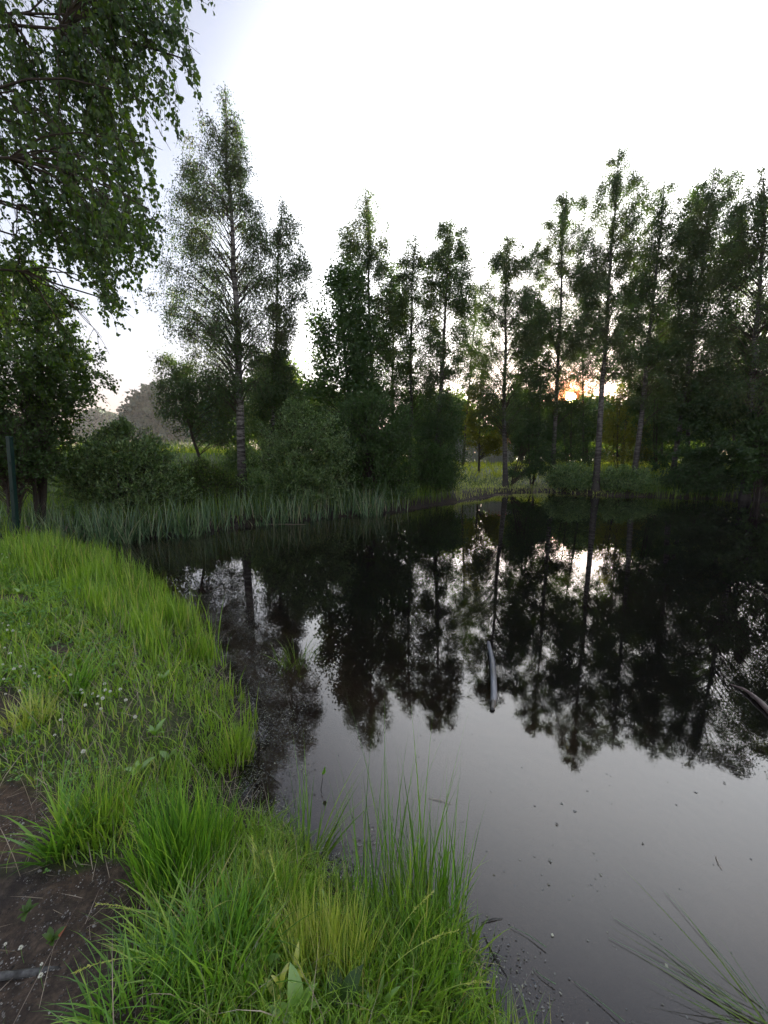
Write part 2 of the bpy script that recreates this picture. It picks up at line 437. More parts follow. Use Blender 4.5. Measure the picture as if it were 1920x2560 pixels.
def sdist(x, y):
    """signed distance to the shoreline: positive on land"""
    x = np.asarray(x, float).ravel(); y = np.asarray(y, float).ravel()
    best = np.full(x.shape, 1e9); inside = np.zeros(x.shape, bool)
    A = shore; B = np.roll(shore, -1, axis=0)
    for a, b in zip(A, B):
        ab = b-a; L2 = ab@ab + 1e-12
        t = np.clip(((x-a[0])*ab[0] + (y-a[1])*ab[1])/L2, 0, 1)
        d = (x-a[0]-t*ab[0])**2 + (y-a[1]-t*ab[1])**2
        best = np.minimum(best, d)
        c = ((a[1] > y) != (b[1] > y))
        if abs(b[1]-a[1]) > 1e-12:
            xi = (b[0]-a[0])*(y-a[1])/(b[1]-a[1]) + a[0]
            inside ^= (c & (x < xi))
    s = np.sqrt(best); s[inside] *= -1
    return s
def height(x, y, d=None):
    x = np.asarray(x, float).ravel(); y = np.asarray(y, float).ravel()
    if d is None: d = sdist(x, y)
    dist = np.hypot(x, y)
    land = .015 + .22*smooth(0, .7, d) + .10*smooth(.5, 3.0, d)
    far = smooth(8, 14, y)
    rise = (1.0 + .85*smooth(1, 8, -x))*smooth(.3, 9, d)*far
    land = land + rise + .35*smooth(3, 12, -x-5)*(1-far)
    land = land + .02*noise2(x*1.3, y*1.3, 3)*smooth(0, .4, d) + .010*noise2(x*7, y*7, 4)*smooth(0, .3, d)*(dist < 9)
    land = land + .12*noise2(x*.12, y*.12, 9)*smooth(6, 25, dist) + smooth(45, 300, y)*2.0
    near = np.exp(-((x-1.0)**2+(y-1.4)**2)/4.0)
    bed = -.012 - (.34 - .24*near)*np.clip(-d, 0, 4.2)**.9 + .025*noise2(x*1.6, y*1.6, 11)*np.clip(-d*2, 0, 1)
    return np.where(d > 0, land, bed)
def hz(x, y): return float(height([x], [y])[0])

def axis(lo, hi, centre, fine, grow):
    a = [centre]; s = fine
    while a[-1] < hi: a.append(a[-1]+s); s = min(s*grow, 25)
    b = [centre]; s = fine
    while b[-1] > lo: b.append(b[-1]-s); s = min(s*grow, 25)
    return np.array(sorted(set(b[1:] + a)))
gx = axis(-450, 450, -.4, .022, 1.03)
gy = axis(-60, 900, 1.6, .022, 1.03)
X, Y = np.meshgrid(gx, gy)
dd = sdist(X, Y)
Z = height(X, Y, dd)
micro = (np.hypot(X.ravel()+.5, Y.ravel()-1.5) < 3.5)
Z = Z + np.where((dd > 0) & micro, .006*noise2(X.ravel()*22, Y.ravel()*22, 21, 3), 0)
V = np.stack([X.ravel(), Y.ravel(), Z], 1)
ny, nx = X.shape
ii = np.arange(nx*ny).reshape(ny, nx)
F = np.stack([ii[:-1, :-1], ii[:-1, 1:], ii[1:, 1:], ii[1:, :-1]], -1).reshape(-1, 4)
me = npmesh('ground', V, F, M['ground'], smoothf=True)

def bare(x, y):
    """1 where the soil is bare (measured on the photograph's ground)"""
    px, py = img(np.stack([x, y, np.full(np.shape(x), .3)], -1))
    n = noise2(np.asarray(x)*4, np.asarray(y)*4, 30, 3)*28
    def blob(cx, cy, rx, ry, ang=0.0):
        c, s = math.cos(ang), math.sin(ang)
        qx = (px-cx)*c + (py-cy)*s; qy = -(px-cx)*s + (py-cy)*c
        return np.sqrt((qx/rx)**2 + (qy/ry)**2)*100 - 100 + n
    b = np.minimum.reduce([blob(60, 2060, 215, 190), blob(20, 1740, 85, 95), blob(250, 1890, 95, 60), blob(120, 1915, 160, 60), blob(10, 1520, 36, 50), blob(130, 1395, 38, 16), blob(20, 1290, 60, 10), blob(330, 2040, 50, 40)])
    out = 1 - smooth(-12, 12, b)
    return out*(np.asarray(y) < 7)
turf = 1 - bare(V[:, 0], V[:, 1])
farv = np.hypot(V[:, 0], V[:, 1]) > 8.5
turf *= smooth(.0, .25, dd)*.8
turf = np.where(farv, smooth(.5, 1.6, dd), turf)*(dd > 0)
asl = me.attributes.new('silt', 'FLOAT', 'POINT'); asl.data.foreach_set('value', smooth(.02, .25, -dd).astype(np.float32))
wet = (dd > -.15)*(1-smooth(np.where(farv, .5, .1), np.where(farv, 1.5, .6), dd))
aw = me.attributes.new('wet', 'FLOAT', 'POINT'); aw.data.foreach_set('value', wet.astype(np.float32))
at_ = me.attributes.new('turf', 'FLOAT', 'POINT'); at_.data.foreach_set('value', turf.astype(np.float32))
g = link('ground', me); g['kind'] = 'structure'

# water: a closed body, its lid at z = 0 and its floor under the bed
def ngon_prism(outline, z0, z1):
    n = len(outline)
    return n
wx = [-9.5, 36]; wy = [-6, 24.5]
nxw, nyw = 40, 30
def box_mesh(x0, x1, y0, y1, z0, z1):
    V = np.array([(x, y, z) for z in (z0, z1) for (x, y) in ((x0, y0), (x1, y0), (x1, y1), (x0, y1))], float)
    F = np.array([(0, 3, 2, 1), (4, 5, 6, 7), (0, 1, 5, 4), (1, 2, 6, 5), (2, 3, 7, 6), (3, 0, 4, 7)])
    return V, F
V, F = box_mesh(wx[0], wx[1], wy[0], wy[1], -4, 0)
w = link('pond_water', npmesh('pond_water', V, F, M['water'])); w['kind'] = 'structure'

# ------------------------------------------------------------------ leaves
def frames(D, r):
    D = unit(D)
    q = unit(r.normal(size=D.shape))
    S = unit(np.cross(D, q)); Nn = np.cross(S, D)
    return D, S, Nn
def kite(P, D, L, W, r):
    """one folded kite per leaf"""
    D, S, Nn = frames(D, r)
    L = L[:, None]; W = W[:, None]
    a = P; b = P + D*L*.42 + S*W*.5 + Nn*L*.06; c = P + D*L; d = P + D*L*.42 - S*W*.5 + Nn*L*.06
    V = np.stack([a, b, c, d], 1).reshape(-1, 3)
    F = np.arange(len(P)*4).reshape(-1, 4)
    return V, F
def tri(P, D, L, W, r):
    D, S, Nn = frames(D, r)
    L = L[:, None]; W = W[:, None]
    V = np.stack([P, P + D*L*.9 + S*W*.55, P + D*L*.75 - S*W*.55], 1).reshape(-1, 3)
    return V, np.arange(len(P)*3).reshape(-1, 3)
BL_T = np.array([(0, .0, 0), (.12, .36, .02), (.34, .47, .06), (.62, .24, .05), (1, 0, -.06), (.62, -.24, .05), (.34, -.47, .06), (.12, -.36, .02)])
def ovate(P, D, L, W, r, T=BL_T):
    """a birch leaf outline with a mid-rib fold: two 5-gons sharing the rib"""
    D, S, Nn = frames(D, r)
    V = P[:, None] + D[:, None]*(L[:, None, None]*T[None, :, 0:1]) + S[:, None]*(W[:, None, None]*T[None, :, 1:2]) + Nn[:, None]*(L[:, None, None]*T[None, :, 2:3])
    V = V.reshape(-1, 3); k = len(T)
    o = np.arange(len(P))[:, None]*k
    F = np.concatenate([o + np.array([[0, 1, 2, 3, 4]]), o + np.array([[0, 4, 5, 6, 7]])])
    return V, F
PL_T = np.array([(0, 0, 0), (.02, .33, 0), (.22, .30, .03), (.35, .62, .05), (.52, .30, .04), (.70, .40, .04), (.74, .16, .02), (1, 0, -.05),
                 (.74, -.16, .02), (.70, -.40, .04), (.52, -.30, .04), (.35, -.62, .05), (.22, -.30, .03), (.02, -.33, 0)])
def lobed(P, D, L, W, r):
    D, S, Nn = frames(D, r); T = PL_T
    V = P[:, None] + D[:, None]*(L[:, None, None]*T[None, :, 0:1]) + S[:, None]*(W[:, None, None]*T[None, :, 1:2]) + Nn[:, None]*(L[:, None, None]*T[None, :, 2:3])
    V = V.reshape(-1, 3); o = np.arange(len(P))[:, None]*14
    F = [np.concatenate([o+np.array([[0, 1, 2, 3, 4, 5, 6, 7]]), o+np.array([[0, 7, 8, 9, 10, 11, 12, 13]])])]
    return V, F

def along(P, t):
    """points at fractional positions t on polylines; P (n,k,3), t (n,)"""
    k = P.shape[1]
    f = np.clip(t, 0, .9999)*(k-1); i = f.astype(int); w = (f-i)[:, None]
    r = np.arange(len(P))
    return P[r, i]*(1-w) + P[r, i+1]*w

LEAFK = 1.75
LEAFS = 1.1
SUNPX = (1232, 857)
def crown_tree(name, base, Yd, top, outline, seed, r0, nleaf, leaf, mleaf, mbark, label, cat, group=None, wl=.75, shape='kite',
               nb=70, rise=.75, droop=.35, twl=.8, hang=.6, cb=None, depth=.85, twigs_per=13, jit=.05, clump=.55, stems=1, sprig=0, soft=.3):
    """outline: rows (picture y, left x, right x) of the crown measured at the tree's own distance."""
    r = np.random.default_rng(seed)
    bx, by = at(base[0], base[1], Yd)[0], Yd
    bz = hz(bx, by) - .05
    tx, _, tz = at(top[0], top[1], Yd)
    H = tz - bz
    rows = []
    for (yy, xl, xr) in outline:
        if 16 < Yd < 32 and mbark is not DBK:      # loose outer sprays
            g_ = 4 + .10*(xr-xl); xl -= g_; xr += g_
        pl = at(xl, yy, Yd); pr = at(xr, yy, Yd)
        rows.append((pl[2]-bz, pl[0]-bx, pr[0]-bx))
    rows = np.array(sorted(rows))
    rows = np.concatenate([rows, [[H, tx-bx-.03, tx-bx+.03]]]) if rows[-1, 0] < H-.05 else rows
    zlo = rows[0, 0] if cb is None else cb
    def Lf(z): return np.interp(z, rows[:, 0], rows[:, 1])
    def Rt(z): return np.interp(z, rows[:, 0], rows[:, 2])
    root = bpy.data.objects.new(name, None); col.objects.link(root); root.location = (bx, by, bz)
    tag(root, label, cat, group)
    root.empty_display_size = .3
    # trunk(s)
    nb = int(nb*1.8)
    k = 26
    tt = np.linspace(0, 1, k)
    parts = []; TR = []
    for s in range(stems):
        a = r.uniform(0, 2*np.pi); sprd = 0 if stems == 1 else 1
        cx = np.interp(tt, [0, .35, 1], [0, (tx-bx)*.42, (tx-bx)])
        wob = H*.010
        P = np.stack([cx + wob*noise1(tt*4, seed+s)*tt + sprd*np.cos(a)*(.10+.9*np.sqrt(tt))*.07*H*r.uniform(.4, 1),
                      wob*noise1(tt*4, seed+9+s)*tt + sprd*np.sin(a)*(.10+.9*np.sqrt(tt))*.07*H*r.uniform(.4, 1),
                      tt*H*(1 if s == 0 else r.uniform(.7, .95))], 1)
        rad = r0*(1-tt)**.85 + .006 + r0*.5*np.exp(-tt*30)
        if stems > 1: rad *= r.uniform(.5, .9)
        TR.append(P); parts.append(tubes(P, rad, 8))
    TR = np.array(TR)
    V, F = join(parts)
    tr = link('trunk', npmesh(name+'_trunk', V, F, mbark, smoothf=True), root)
    # limbs
    zc_ = zlo + (H*.985-zlo)*r.uniform(0, 1, nb*8)
    pw_ = (Rt(zc_)-Lf(zc_)) + .28*(Rt(zc_)-Lf(zc_)).max()*(zc_ > .6*H) + .05
    zt = r.choice(zc_, nb, p=pw_/pw_.sum())          # height of limb tips
    az = r.uniform(0, 2*np.pi, nb)
    l, rr = Lf(zt), Rt(zt); mid = (l+rr)/2; hw = (rr-l)/2
    rad = hw*np.sqrt(r.uniform(.30, 1.0, nb))*1.04
    tip = np.stack([mid + rad*np.cos(az), rad*np.sin(az)*depth, zt], 1)
    si = r.integers(0, stems, nb)
    reach = np.hypot(tip[:, 0]-np.interp(zt/H, tt, TR[0, :, 0]), tip[:, 1])
    z0 = np.clip(zt - reach*rise - .15*r.uniform(0, 1, nb), .12*H if stems == 1 else .04*H, H*.97)
    if cb is not None or stems == 1: z0 = np.maximum(z0, min(zlo, .9*H)*.75)
    st = along(TR[si], z0/H)
    m = 9; u = np.linspace(0, 1, m)[None, :, None]
    ctrl = st*.45 + tip*.55; ctrl[:, 2] += reach*droop
    LB = (1-u)**2*st[:, None] + 2*u*(1-u)*ctrl[:, None] + u*u*tip[:, None]
    ph = r.uniform(0, 200, (nb, 1)); w1 = np.stack([noise1(u[..., 0]*3+ph, seed+2), noise1(u[..., 0]*3+ph+50, seed+3), noise1(u[..., 0]*3+ph+99, seed+4)], -1)
    LB = LB + w1*(.10+.10*reach[:, None, None])*u*(1.2-u)
    LR = (np.clip(r0*.2*(1-.75*(z0/H)), .008, .2)[:, None])*(1-np.linspace(0, 1, m)[None]*.85)
    V1, F1 = tubes(LB, LR, 4)
    # twigs
    if shape == 'kite' and Yd > 12: shape = 'tri'; nleaf = int(nleaf*1.4); jit = jit*2.0
    nleaf = int(nleaf*LEAFK)
    twigs_per = twigs_per - 3
    nt = nb*twigs_per
    bi = np.repeat(np.arange(nb), twigs_per)
    tu = r.uniform(.22, 1, nt)**.62
    s0 = along(LB[bi], tu)
    topt = r.uniform(0, 1, nt) < .07
    zt2 = r.uniform(.74, .995, nt)
    s0 = np.where(topt[:, None], along(np.repeat(TR[:1], nt, 0), zt2), s0)
    outw = s0 - np.stack([np.interp(s0[:, 2]/H, tt, TR[0, :, 0]), np.zeros(nt), s0[:, 2]], 1)
    dirn = unit(unit(outw)*.7 + r.normal(0, .8, (nt, 3)) + np.array([0, 0, .25]))
    ln = twl*r.uniform(.35, 1.1, nt)*np.clip(.2+.85*(hw[bi]/max(hw.max(), .1)), .22, 1)
    ln = np.where(topt, np.minimum(ln, twl*.9*(1.04-zt2)*3+.06), ln)
    kk = 5; uu = np.linspace(0, 1, kk)[None, :, None]
    TW = s0[:, None] + dirn[:, None]*ln[:, None, None]*uu*(1-.35*hang*uu) - np.array([0, 0, 1.])*ln[:, None, None]*hang*uu**2
    if sprig: TW = TW + np.array([0, 0, 1.])*ln[:, None, None]*sprig*uu**1.5
    # keep twig tips inside the outline (soft)
    zc = TW[..., 2]; lim_l = Lf(zc)-.04; lim_r = Rt(zc)+.04
    TW[..., 0] = np.where(TW[..., 0] < lim_l, lim_l + (TW[..., 0]-lim_l)*soft, TW[..., 0])
    TW[..., 0] = np.where(TW[..., 0] > lim_r, lim_r + (TW[..., 0]-lim_r)*soft, TW[..., 0])
    if Yd < 15:
        V2, F2 = tubes(TW[:, ::2], np.broadcast_to(np.array([.0045, .003, .0015])*(1+r0*6), (nt, 3)), 3)
    else:
        V2, F2 = tubes(TW[::2 if Yd < 30 else 8, [0, 3]], np.broadcast_to(np.array([.0045, .002])*(1+r0*6), (len(TW[::2 if Yd < 30 else 8]), 2)), 3)
    V1, F1 = tubes(LB[:, ::2], LR[:, ::2], 4 if Yd < 15 else 3)
    V, F = join([(V1, F1), (V2, F2)])
    link('branches', npmesh(name+'_branches', V, F, M['twig']), root)['kind'] = 'stuff'
    # leaves
    wgt = r.uniform(.1, 1, nt)**(clump*2) * ln
    n3 = noise2(s0[:, 0]*1.1+5, s0[:, 2]*1.1, seed, 2)+noise2(s0[:, 1]*1.3+5, s0[:, 2]*1.3+9, seed+1, 2)
    wgt = wgt*np.clip(.95+.4*n3, .4, 1.4)
    wgt /= wgt.sum()
    ti = r.choice(nt, nleaf, p=wgt)
    lu = r.uniform(.08, 1.0, nleaf)
    P = along(TW[ti], lu) + r.normal(0, jit, (nleaf, 3))
    qx, qy = img(P + np.array([bx, by, bz]))
    gap = np.hypot(qx-SUNPX[0], qy-SUNPX[1])
    kp = (gap > 6) & ((gap > 15) | (r.uniform(0, 1, nleaf) < .5))
    P = P[kp]; ti = ti[kp]; nleaf = len(P)
    tdir = unit(TW[ti, -1]-TW[ti, 0])
    D = tdir*.6 + r.normal(0, .6, (nleaf, 3)) + np.array([0, 0, -1.0*hang + .5*(sprig > 0)])
    L = leaf*LEAFS*r.uniform(.65, 1.25, nleaf)
    fn = {'tri': tri, 'kite': kite, 'ovate': ovate, 'lobed': lobed}[shape]
    V, F = fn(P, D, L, L*wl, r)
    cr = link('crown', npmesh(name+'_crown', V, F, mleaf), root)
    return root

def copy_tree(o, parent=None):
    c = o.copy(); col.objects.link(c)
    if parent is not None:
        c.parent = parent
    for ch in list(o.children):
        copy_tree(ch, c)
    return c

BB = M['birch_bark']; DBK = M['dark_bark']
BL = M['birch_leaf']
G_B = 'birches along the far bank'
# ---- the tall birch left of the middle
crown_tree('birch_tree', (520, 985), 13.0, (492, 182),
   [(200, 478, 505), (235, 450, 522), (300, 398, 538), (400, 380, 542), (440, 372, 575), (520, 362, 598), (600, 350, 606), (650, 344, 610), (720, 380, 606), (790, 405, 590), (850, 425, 585)],
   11, .15, 26000, .048, BL, BB, 'tallest birch with white lower trunk and drooping crown, left of the middle behind the reeds', 'tree',
   nb=120, twigs_per=13, twl=.75, hang=.95, droop=.35, depth=.8)
crown_tree('birch_tree', (575, 975), 14.5, (610, 425),
   [(430, 603, 618), (480, 590, 645), (540, 582, 662), (600, 575, 668), (660, 575, 655), (730, 580, 640), (790, 570, 610)],
   12, .08, 7500, .055, BL, BB, 'slim airy birch just right of the tallest birch, its crown thin and see-through', 'tree', nb=55, twigs_per=11, twl=.6, hang=1.1)
crown_tree('young_birch', (445, 975), 14.0, (365, 765),
   [(775, 340, 398), (810, 335, 470), (850, 338, 520), (900, 350, 535), (940, 400, 530), (965, 430, 520)],
   13, .06, 9000, .055, M['birch_leaf'], DBK, 'low spreading yellow-green young birch left of the white trunk', 'tree', nb=60, twigs_per=11, twl=.6, hang=.5, rise=.3, depth=1.0)
crown_tree('young_birch', (610, 960), 14.5, (600, 770),
   [(785, 560, 630), (840, 540, 650), (880, 540, 668), (930, 560, 670)],
   14, .05, 7000, .055, M['birch_leaf'], DBK, 'small twiggy tree right of the white birch trunk, above the willow bush', 'tree', nb=50, twigs_per=11, twl=.6, hang=.5, rise=.3)

BB = M['shaded_birch_bark']
# ---- group in the middle
crown_tree('maple_tree', (765, 985), 17.0, (735, 572),
   [(585, 705, 770), (640, 678, 800), (720, 664, 815), (800, 664, 820), (870, 648, 830), (930, 655, 830), (970, 690, 820)],
   21, .11, 10500, .10, M['maple_leaf'], DBK, 'dense broad-leaved maple at the left end of the middle group of trees', 'tree', wl=.95, shape='kite', nb=110, twigs_per=10, twl=.6, hang=.25, jit=.08, rise=.6)
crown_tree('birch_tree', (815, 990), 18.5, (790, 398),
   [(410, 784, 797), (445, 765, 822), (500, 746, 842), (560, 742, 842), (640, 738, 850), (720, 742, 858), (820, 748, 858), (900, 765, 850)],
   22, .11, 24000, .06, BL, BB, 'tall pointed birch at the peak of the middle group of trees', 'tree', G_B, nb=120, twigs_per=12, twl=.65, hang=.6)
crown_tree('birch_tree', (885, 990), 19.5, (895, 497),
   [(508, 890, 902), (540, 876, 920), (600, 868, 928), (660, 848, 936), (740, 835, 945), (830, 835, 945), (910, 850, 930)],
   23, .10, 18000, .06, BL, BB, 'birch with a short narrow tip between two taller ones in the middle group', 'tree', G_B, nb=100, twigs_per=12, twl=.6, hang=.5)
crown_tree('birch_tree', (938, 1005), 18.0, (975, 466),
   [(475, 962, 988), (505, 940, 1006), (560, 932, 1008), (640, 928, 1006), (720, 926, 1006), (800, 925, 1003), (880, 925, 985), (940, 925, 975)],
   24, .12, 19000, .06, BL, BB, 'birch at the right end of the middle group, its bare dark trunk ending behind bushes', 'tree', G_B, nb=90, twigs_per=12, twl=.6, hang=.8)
crown_tree('alder_tree', (850, 990), 21.0, (850, 565),
   [(575, 835, 868), (630, 815, 885), (720, 800, 900), (820, 790, 910), (900, 780, 930), (950, 780, 930)],
   25, .10, 9000, .085, M['maple_leaf'], DBK, 'rounded green alder filling the centre of the middle group behind the birches', 'tree', nb=90, twigs_per=11, hang=.3)
# ---- lone birch on the grassy bank
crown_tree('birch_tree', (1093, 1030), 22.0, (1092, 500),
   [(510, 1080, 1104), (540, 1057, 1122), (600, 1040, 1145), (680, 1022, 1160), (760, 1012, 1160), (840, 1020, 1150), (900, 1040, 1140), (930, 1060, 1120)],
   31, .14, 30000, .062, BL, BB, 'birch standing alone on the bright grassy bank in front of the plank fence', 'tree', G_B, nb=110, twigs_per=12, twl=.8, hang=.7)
# ---- right hand row
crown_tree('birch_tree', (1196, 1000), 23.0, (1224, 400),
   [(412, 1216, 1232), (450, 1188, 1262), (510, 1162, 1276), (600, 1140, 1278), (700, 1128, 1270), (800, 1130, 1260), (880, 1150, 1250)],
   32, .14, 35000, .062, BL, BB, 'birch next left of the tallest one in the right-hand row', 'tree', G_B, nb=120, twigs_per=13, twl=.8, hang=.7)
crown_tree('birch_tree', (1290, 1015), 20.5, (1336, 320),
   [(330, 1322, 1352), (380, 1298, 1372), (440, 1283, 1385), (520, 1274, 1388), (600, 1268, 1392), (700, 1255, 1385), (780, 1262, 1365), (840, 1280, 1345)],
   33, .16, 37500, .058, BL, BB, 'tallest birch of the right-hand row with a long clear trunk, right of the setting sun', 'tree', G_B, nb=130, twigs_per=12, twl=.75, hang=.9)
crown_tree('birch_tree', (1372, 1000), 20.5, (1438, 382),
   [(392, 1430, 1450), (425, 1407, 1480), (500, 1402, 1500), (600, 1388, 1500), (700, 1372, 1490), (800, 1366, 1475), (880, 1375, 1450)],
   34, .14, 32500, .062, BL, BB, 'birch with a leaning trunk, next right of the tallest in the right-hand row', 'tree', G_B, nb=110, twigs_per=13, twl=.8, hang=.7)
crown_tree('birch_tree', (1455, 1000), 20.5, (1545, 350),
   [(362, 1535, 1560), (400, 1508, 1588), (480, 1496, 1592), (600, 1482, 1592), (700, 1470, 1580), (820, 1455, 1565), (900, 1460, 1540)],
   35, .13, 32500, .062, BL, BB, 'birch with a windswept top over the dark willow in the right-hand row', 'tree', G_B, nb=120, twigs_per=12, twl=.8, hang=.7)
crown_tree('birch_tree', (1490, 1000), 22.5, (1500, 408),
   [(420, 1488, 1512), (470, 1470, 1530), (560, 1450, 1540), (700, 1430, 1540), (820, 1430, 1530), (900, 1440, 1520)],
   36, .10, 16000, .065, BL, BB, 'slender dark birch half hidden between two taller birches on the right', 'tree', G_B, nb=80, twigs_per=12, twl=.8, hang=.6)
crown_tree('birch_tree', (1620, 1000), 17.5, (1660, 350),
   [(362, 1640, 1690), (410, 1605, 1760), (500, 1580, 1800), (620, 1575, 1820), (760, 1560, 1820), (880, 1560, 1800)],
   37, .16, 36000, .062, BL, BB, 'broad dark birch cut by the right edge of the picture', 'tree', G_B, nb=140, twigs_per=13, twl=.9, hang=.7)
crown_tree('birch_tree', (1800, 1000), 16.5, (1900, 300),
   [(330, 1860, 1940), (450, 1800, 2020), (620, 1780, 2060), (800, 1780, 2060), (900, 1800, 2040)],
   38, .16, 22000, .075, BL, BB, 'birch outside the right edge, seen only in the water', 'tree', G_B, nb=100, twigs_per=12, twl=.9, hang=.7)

for i, (b, Yd, tp, ol, lab) in enumerate([
   ((1150, 990), 29.0, (1165, 585), [(600, 1150, 1180), (660, 1110, 1215), (740, 1095, 1225), (820, 1100, 1225), (900, 1110, 1220)], 'second-row birch filling the gap right of the lone birch'),
   ((1262, 990), 30.0, (1262, 600), [(615, 1245, 1280), (680, 1215, 1310), (760, 1205, 1320), (830, 1215, 1320)], 'second-row birch behind the tree left of the tallest one'),
   ((1345, 990), 29.0, (1385, 560), [(575, 1370, 1402), (640, 1345, 1430), (740, 1330, 1430), (840, 1330, 1420), (900, 1340, 1410)], 'second-row birch in the gap right of the tallest trunk'),
   ((1430, 990), 27.0, (1440, 640), [(655, 1420, 1460), (720, 1395, 1490), (800, 1390, 1500), (900, 1400, 1490)], 'second-row birch low between the leaning and the windswept birch'),
   ((1000, 990), 30.0, (1030, 600), [(615, 1018, 1042), (680, 990, 1060), (760, 975, 1070), (850, 985, 1070)], 'thin second-row birch in the gap left of the lone birch'),
   ((1590, 990), 25.0, (1590, 470), [(485, 1575, 1605), (560, 1545, 1650), (680, 1530, 1660), (800, 1530, 1660)], 'second-row birch behind the broad tree at the right edge')]):
    crown_tree('birch_tree', b, Yd, tp, ol, 130+i, .09, 17000 if i != 4 else 9000, .075, BL, DBK, lab, 'tree', G_B, nb=70, twigs_per=12, twl=.9, hang=.5)

# ---- saplings and understorey under the right-hand row
und = [
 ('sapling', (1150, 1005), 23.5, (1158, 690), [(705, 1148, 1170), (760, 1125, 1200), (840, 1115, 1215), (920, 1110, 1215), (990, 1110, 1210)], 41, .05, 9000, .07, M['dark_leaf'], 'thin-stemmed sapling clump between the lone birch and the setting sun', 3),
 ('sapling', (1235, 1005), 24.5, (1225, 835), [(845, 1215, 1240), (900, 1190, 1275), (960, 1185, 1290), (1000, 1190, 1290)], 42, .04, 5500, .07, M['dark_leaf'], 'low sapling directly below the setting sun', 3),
 ('sapling', (1335, 1005), 25.0, (1340, 830), [(840, 1320, 1360), (900, 1300, 1390), (960, 1300, 1400), (1000, 1300, 1400)], 43, .04, 5500, .07, M['backlit_yellow_leaf'], 'sapling coloured yellow as if backlit, right of the clear trunk of the tallest right-hand birch', 3),
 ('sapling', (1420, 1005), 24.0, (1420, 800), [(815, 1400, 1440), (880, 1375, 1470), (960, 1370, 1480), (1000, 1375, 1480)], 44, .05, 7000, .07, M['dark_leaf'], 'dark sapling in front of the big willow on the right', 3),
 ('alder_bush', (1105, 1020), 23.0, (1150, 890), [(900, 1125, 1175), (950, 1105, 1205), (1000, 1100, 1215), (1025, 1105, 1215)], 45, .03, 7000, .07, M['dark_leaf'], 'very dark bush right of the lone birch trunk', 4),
 ('yellow_lit_tree', (1035, 1000), 27.0, (1040, 800), [(812, 1025, 1055), (850, 1012, 1075), (900, 1005, 1100), (950, 1010, 1100), (985, 1020, 1090)], 46, .07, 7500, .09, M['backlit_yellow_leaf'], 'small tree coloured yellow as if backlit, over the plank fence', 1),
 ('alder_bush', (925, 1010), 18.0, (960, 870), [(885, 930, 985), (930, 900, 1005), (980, 890, 1010), (1040, 890, 1010), (1060, 900, 1005)], 47, .03, 6500, .06, M['dark_leaf'], 'open twiggy bush with brown stems at the left edge of the grassy bank', 5),
]
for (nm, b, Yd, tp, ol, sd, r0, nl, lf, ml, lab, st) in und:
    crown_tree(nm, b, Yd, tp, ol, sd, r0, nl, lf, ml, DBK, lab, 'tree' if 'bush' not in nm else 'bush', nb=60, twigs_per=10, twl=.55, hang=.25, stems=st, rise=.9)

# ---- bushes on the far bank
G_W = 'willow bushes behind the reeds'
bushes = [
 ('willow_bush', (255, 1100), 10.6, (262, 912), [(925, 215, 300), (955, 165, 352), (1000, 140, 392), (1050, 135, 402), (1095, 150, 395)], 51, 16000, .055, M['willow_leaf'], 'rounded grey-green willow bush left of the gap with the yellow meadow'),
 ('alder_bush', (10, 1010), 8.7, (20, 888), [(900, -40, 70), (930, -90, 105), (965, -100, 120), (1000, -90, 115)], 62, 9000, .05, M['maple_leaf'], 'low bush under the dark tree at the left edge, behind the green post'),
 ('willow_bush', (620, 1090), 13.2, (640, 868), [(880, 600, 690), (920, 560, 740), (980, 540, 760), (1040, 535, 765), (1085, 545, 760)], 52, 19000, .055, M['willow_leaf'], 'wide willow bush right of the white birch trunk'),
 ('willow_bush', (800, 1080), 14.6, (790, 852), [(862, 750, 850), (900, 715, 890), (960, 700, 905), (1020, 700, 900), (1085, 710, 890)], 53, 20000, .062, M['maple_leaf'], 'highest dark willow bush in the middle, overhanging the water'),
 ('willow_bush', (540, 1060), 15.6, (520, 960), [(970, 500, 545), (1000, 480, 570), (1060, 480, 570)], 54, 5000, .055, M['willow_leaf'], 'small willow bush at the foot of the white birch trunk'),
 ('willow_bush', (420, 1090), 12.4, (440, 1000), [(1010, 400, 480), (1050, 385, 520), (1085, 385, 520)], 55, 6000, .05, M['weed_leaf'], 'low leafy bush under the yellow meadow gap'),
 ('willow_bush', (940, 1070), 17.3, (935, 960), [(970, 905, 965), (1010, 890, 985), (1060, 890, 985)], 56, 6500, .058, M['maple_leaf'], 'small overhanging bush where the middle willows meet the grassy bank'),
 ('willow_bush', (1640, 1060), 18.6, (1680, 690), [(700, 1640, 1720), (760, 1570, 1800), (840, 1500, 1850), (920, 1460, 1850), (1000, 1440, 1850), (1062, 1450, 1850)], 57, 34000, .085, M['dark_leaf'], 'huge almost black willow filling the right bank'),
 ('alder_bush', (1240, 1055), 21.6, (1235, 1005), [(1012, 1200, 1270), (1035, 1180, 1300), (1058, 1185, 1300)], 58, 5500, .07, M['willow_leaf'], 'low leafy bush at the waterline below the setting sun'),
 ('alder_bush', (1350, 1060), 20.4, (1345, 1012), [(1018, 1310, 1380), (1040, 1290, 1420), (1062, 1295, 1420)], 59, 5000, .07, M['willow_leaf'], 'low leafy bush at the waterline below the leaning birch'),
 ('alder_bush', (1500, 1068), 18.8, (1500, 985), [(995, 1480, 1540), (1030, 1440, 1570), (1066, 1450, 1570)], 60, 5500, .075, M['dark_leaf'], 'dark leafy bush at the waterline in front of the huge willow'),
 ('alder_bush', (1640, 1060), 16.9, (1650, 900), [(915, 1620, 1680), (960, 1590, 1720), (1010, 1600, 1720), (1040, 1610, 1720)], 61, 6500, .09, M['maple_leaf'], 'lighter green leafy branches at the right edge above the water'),
]
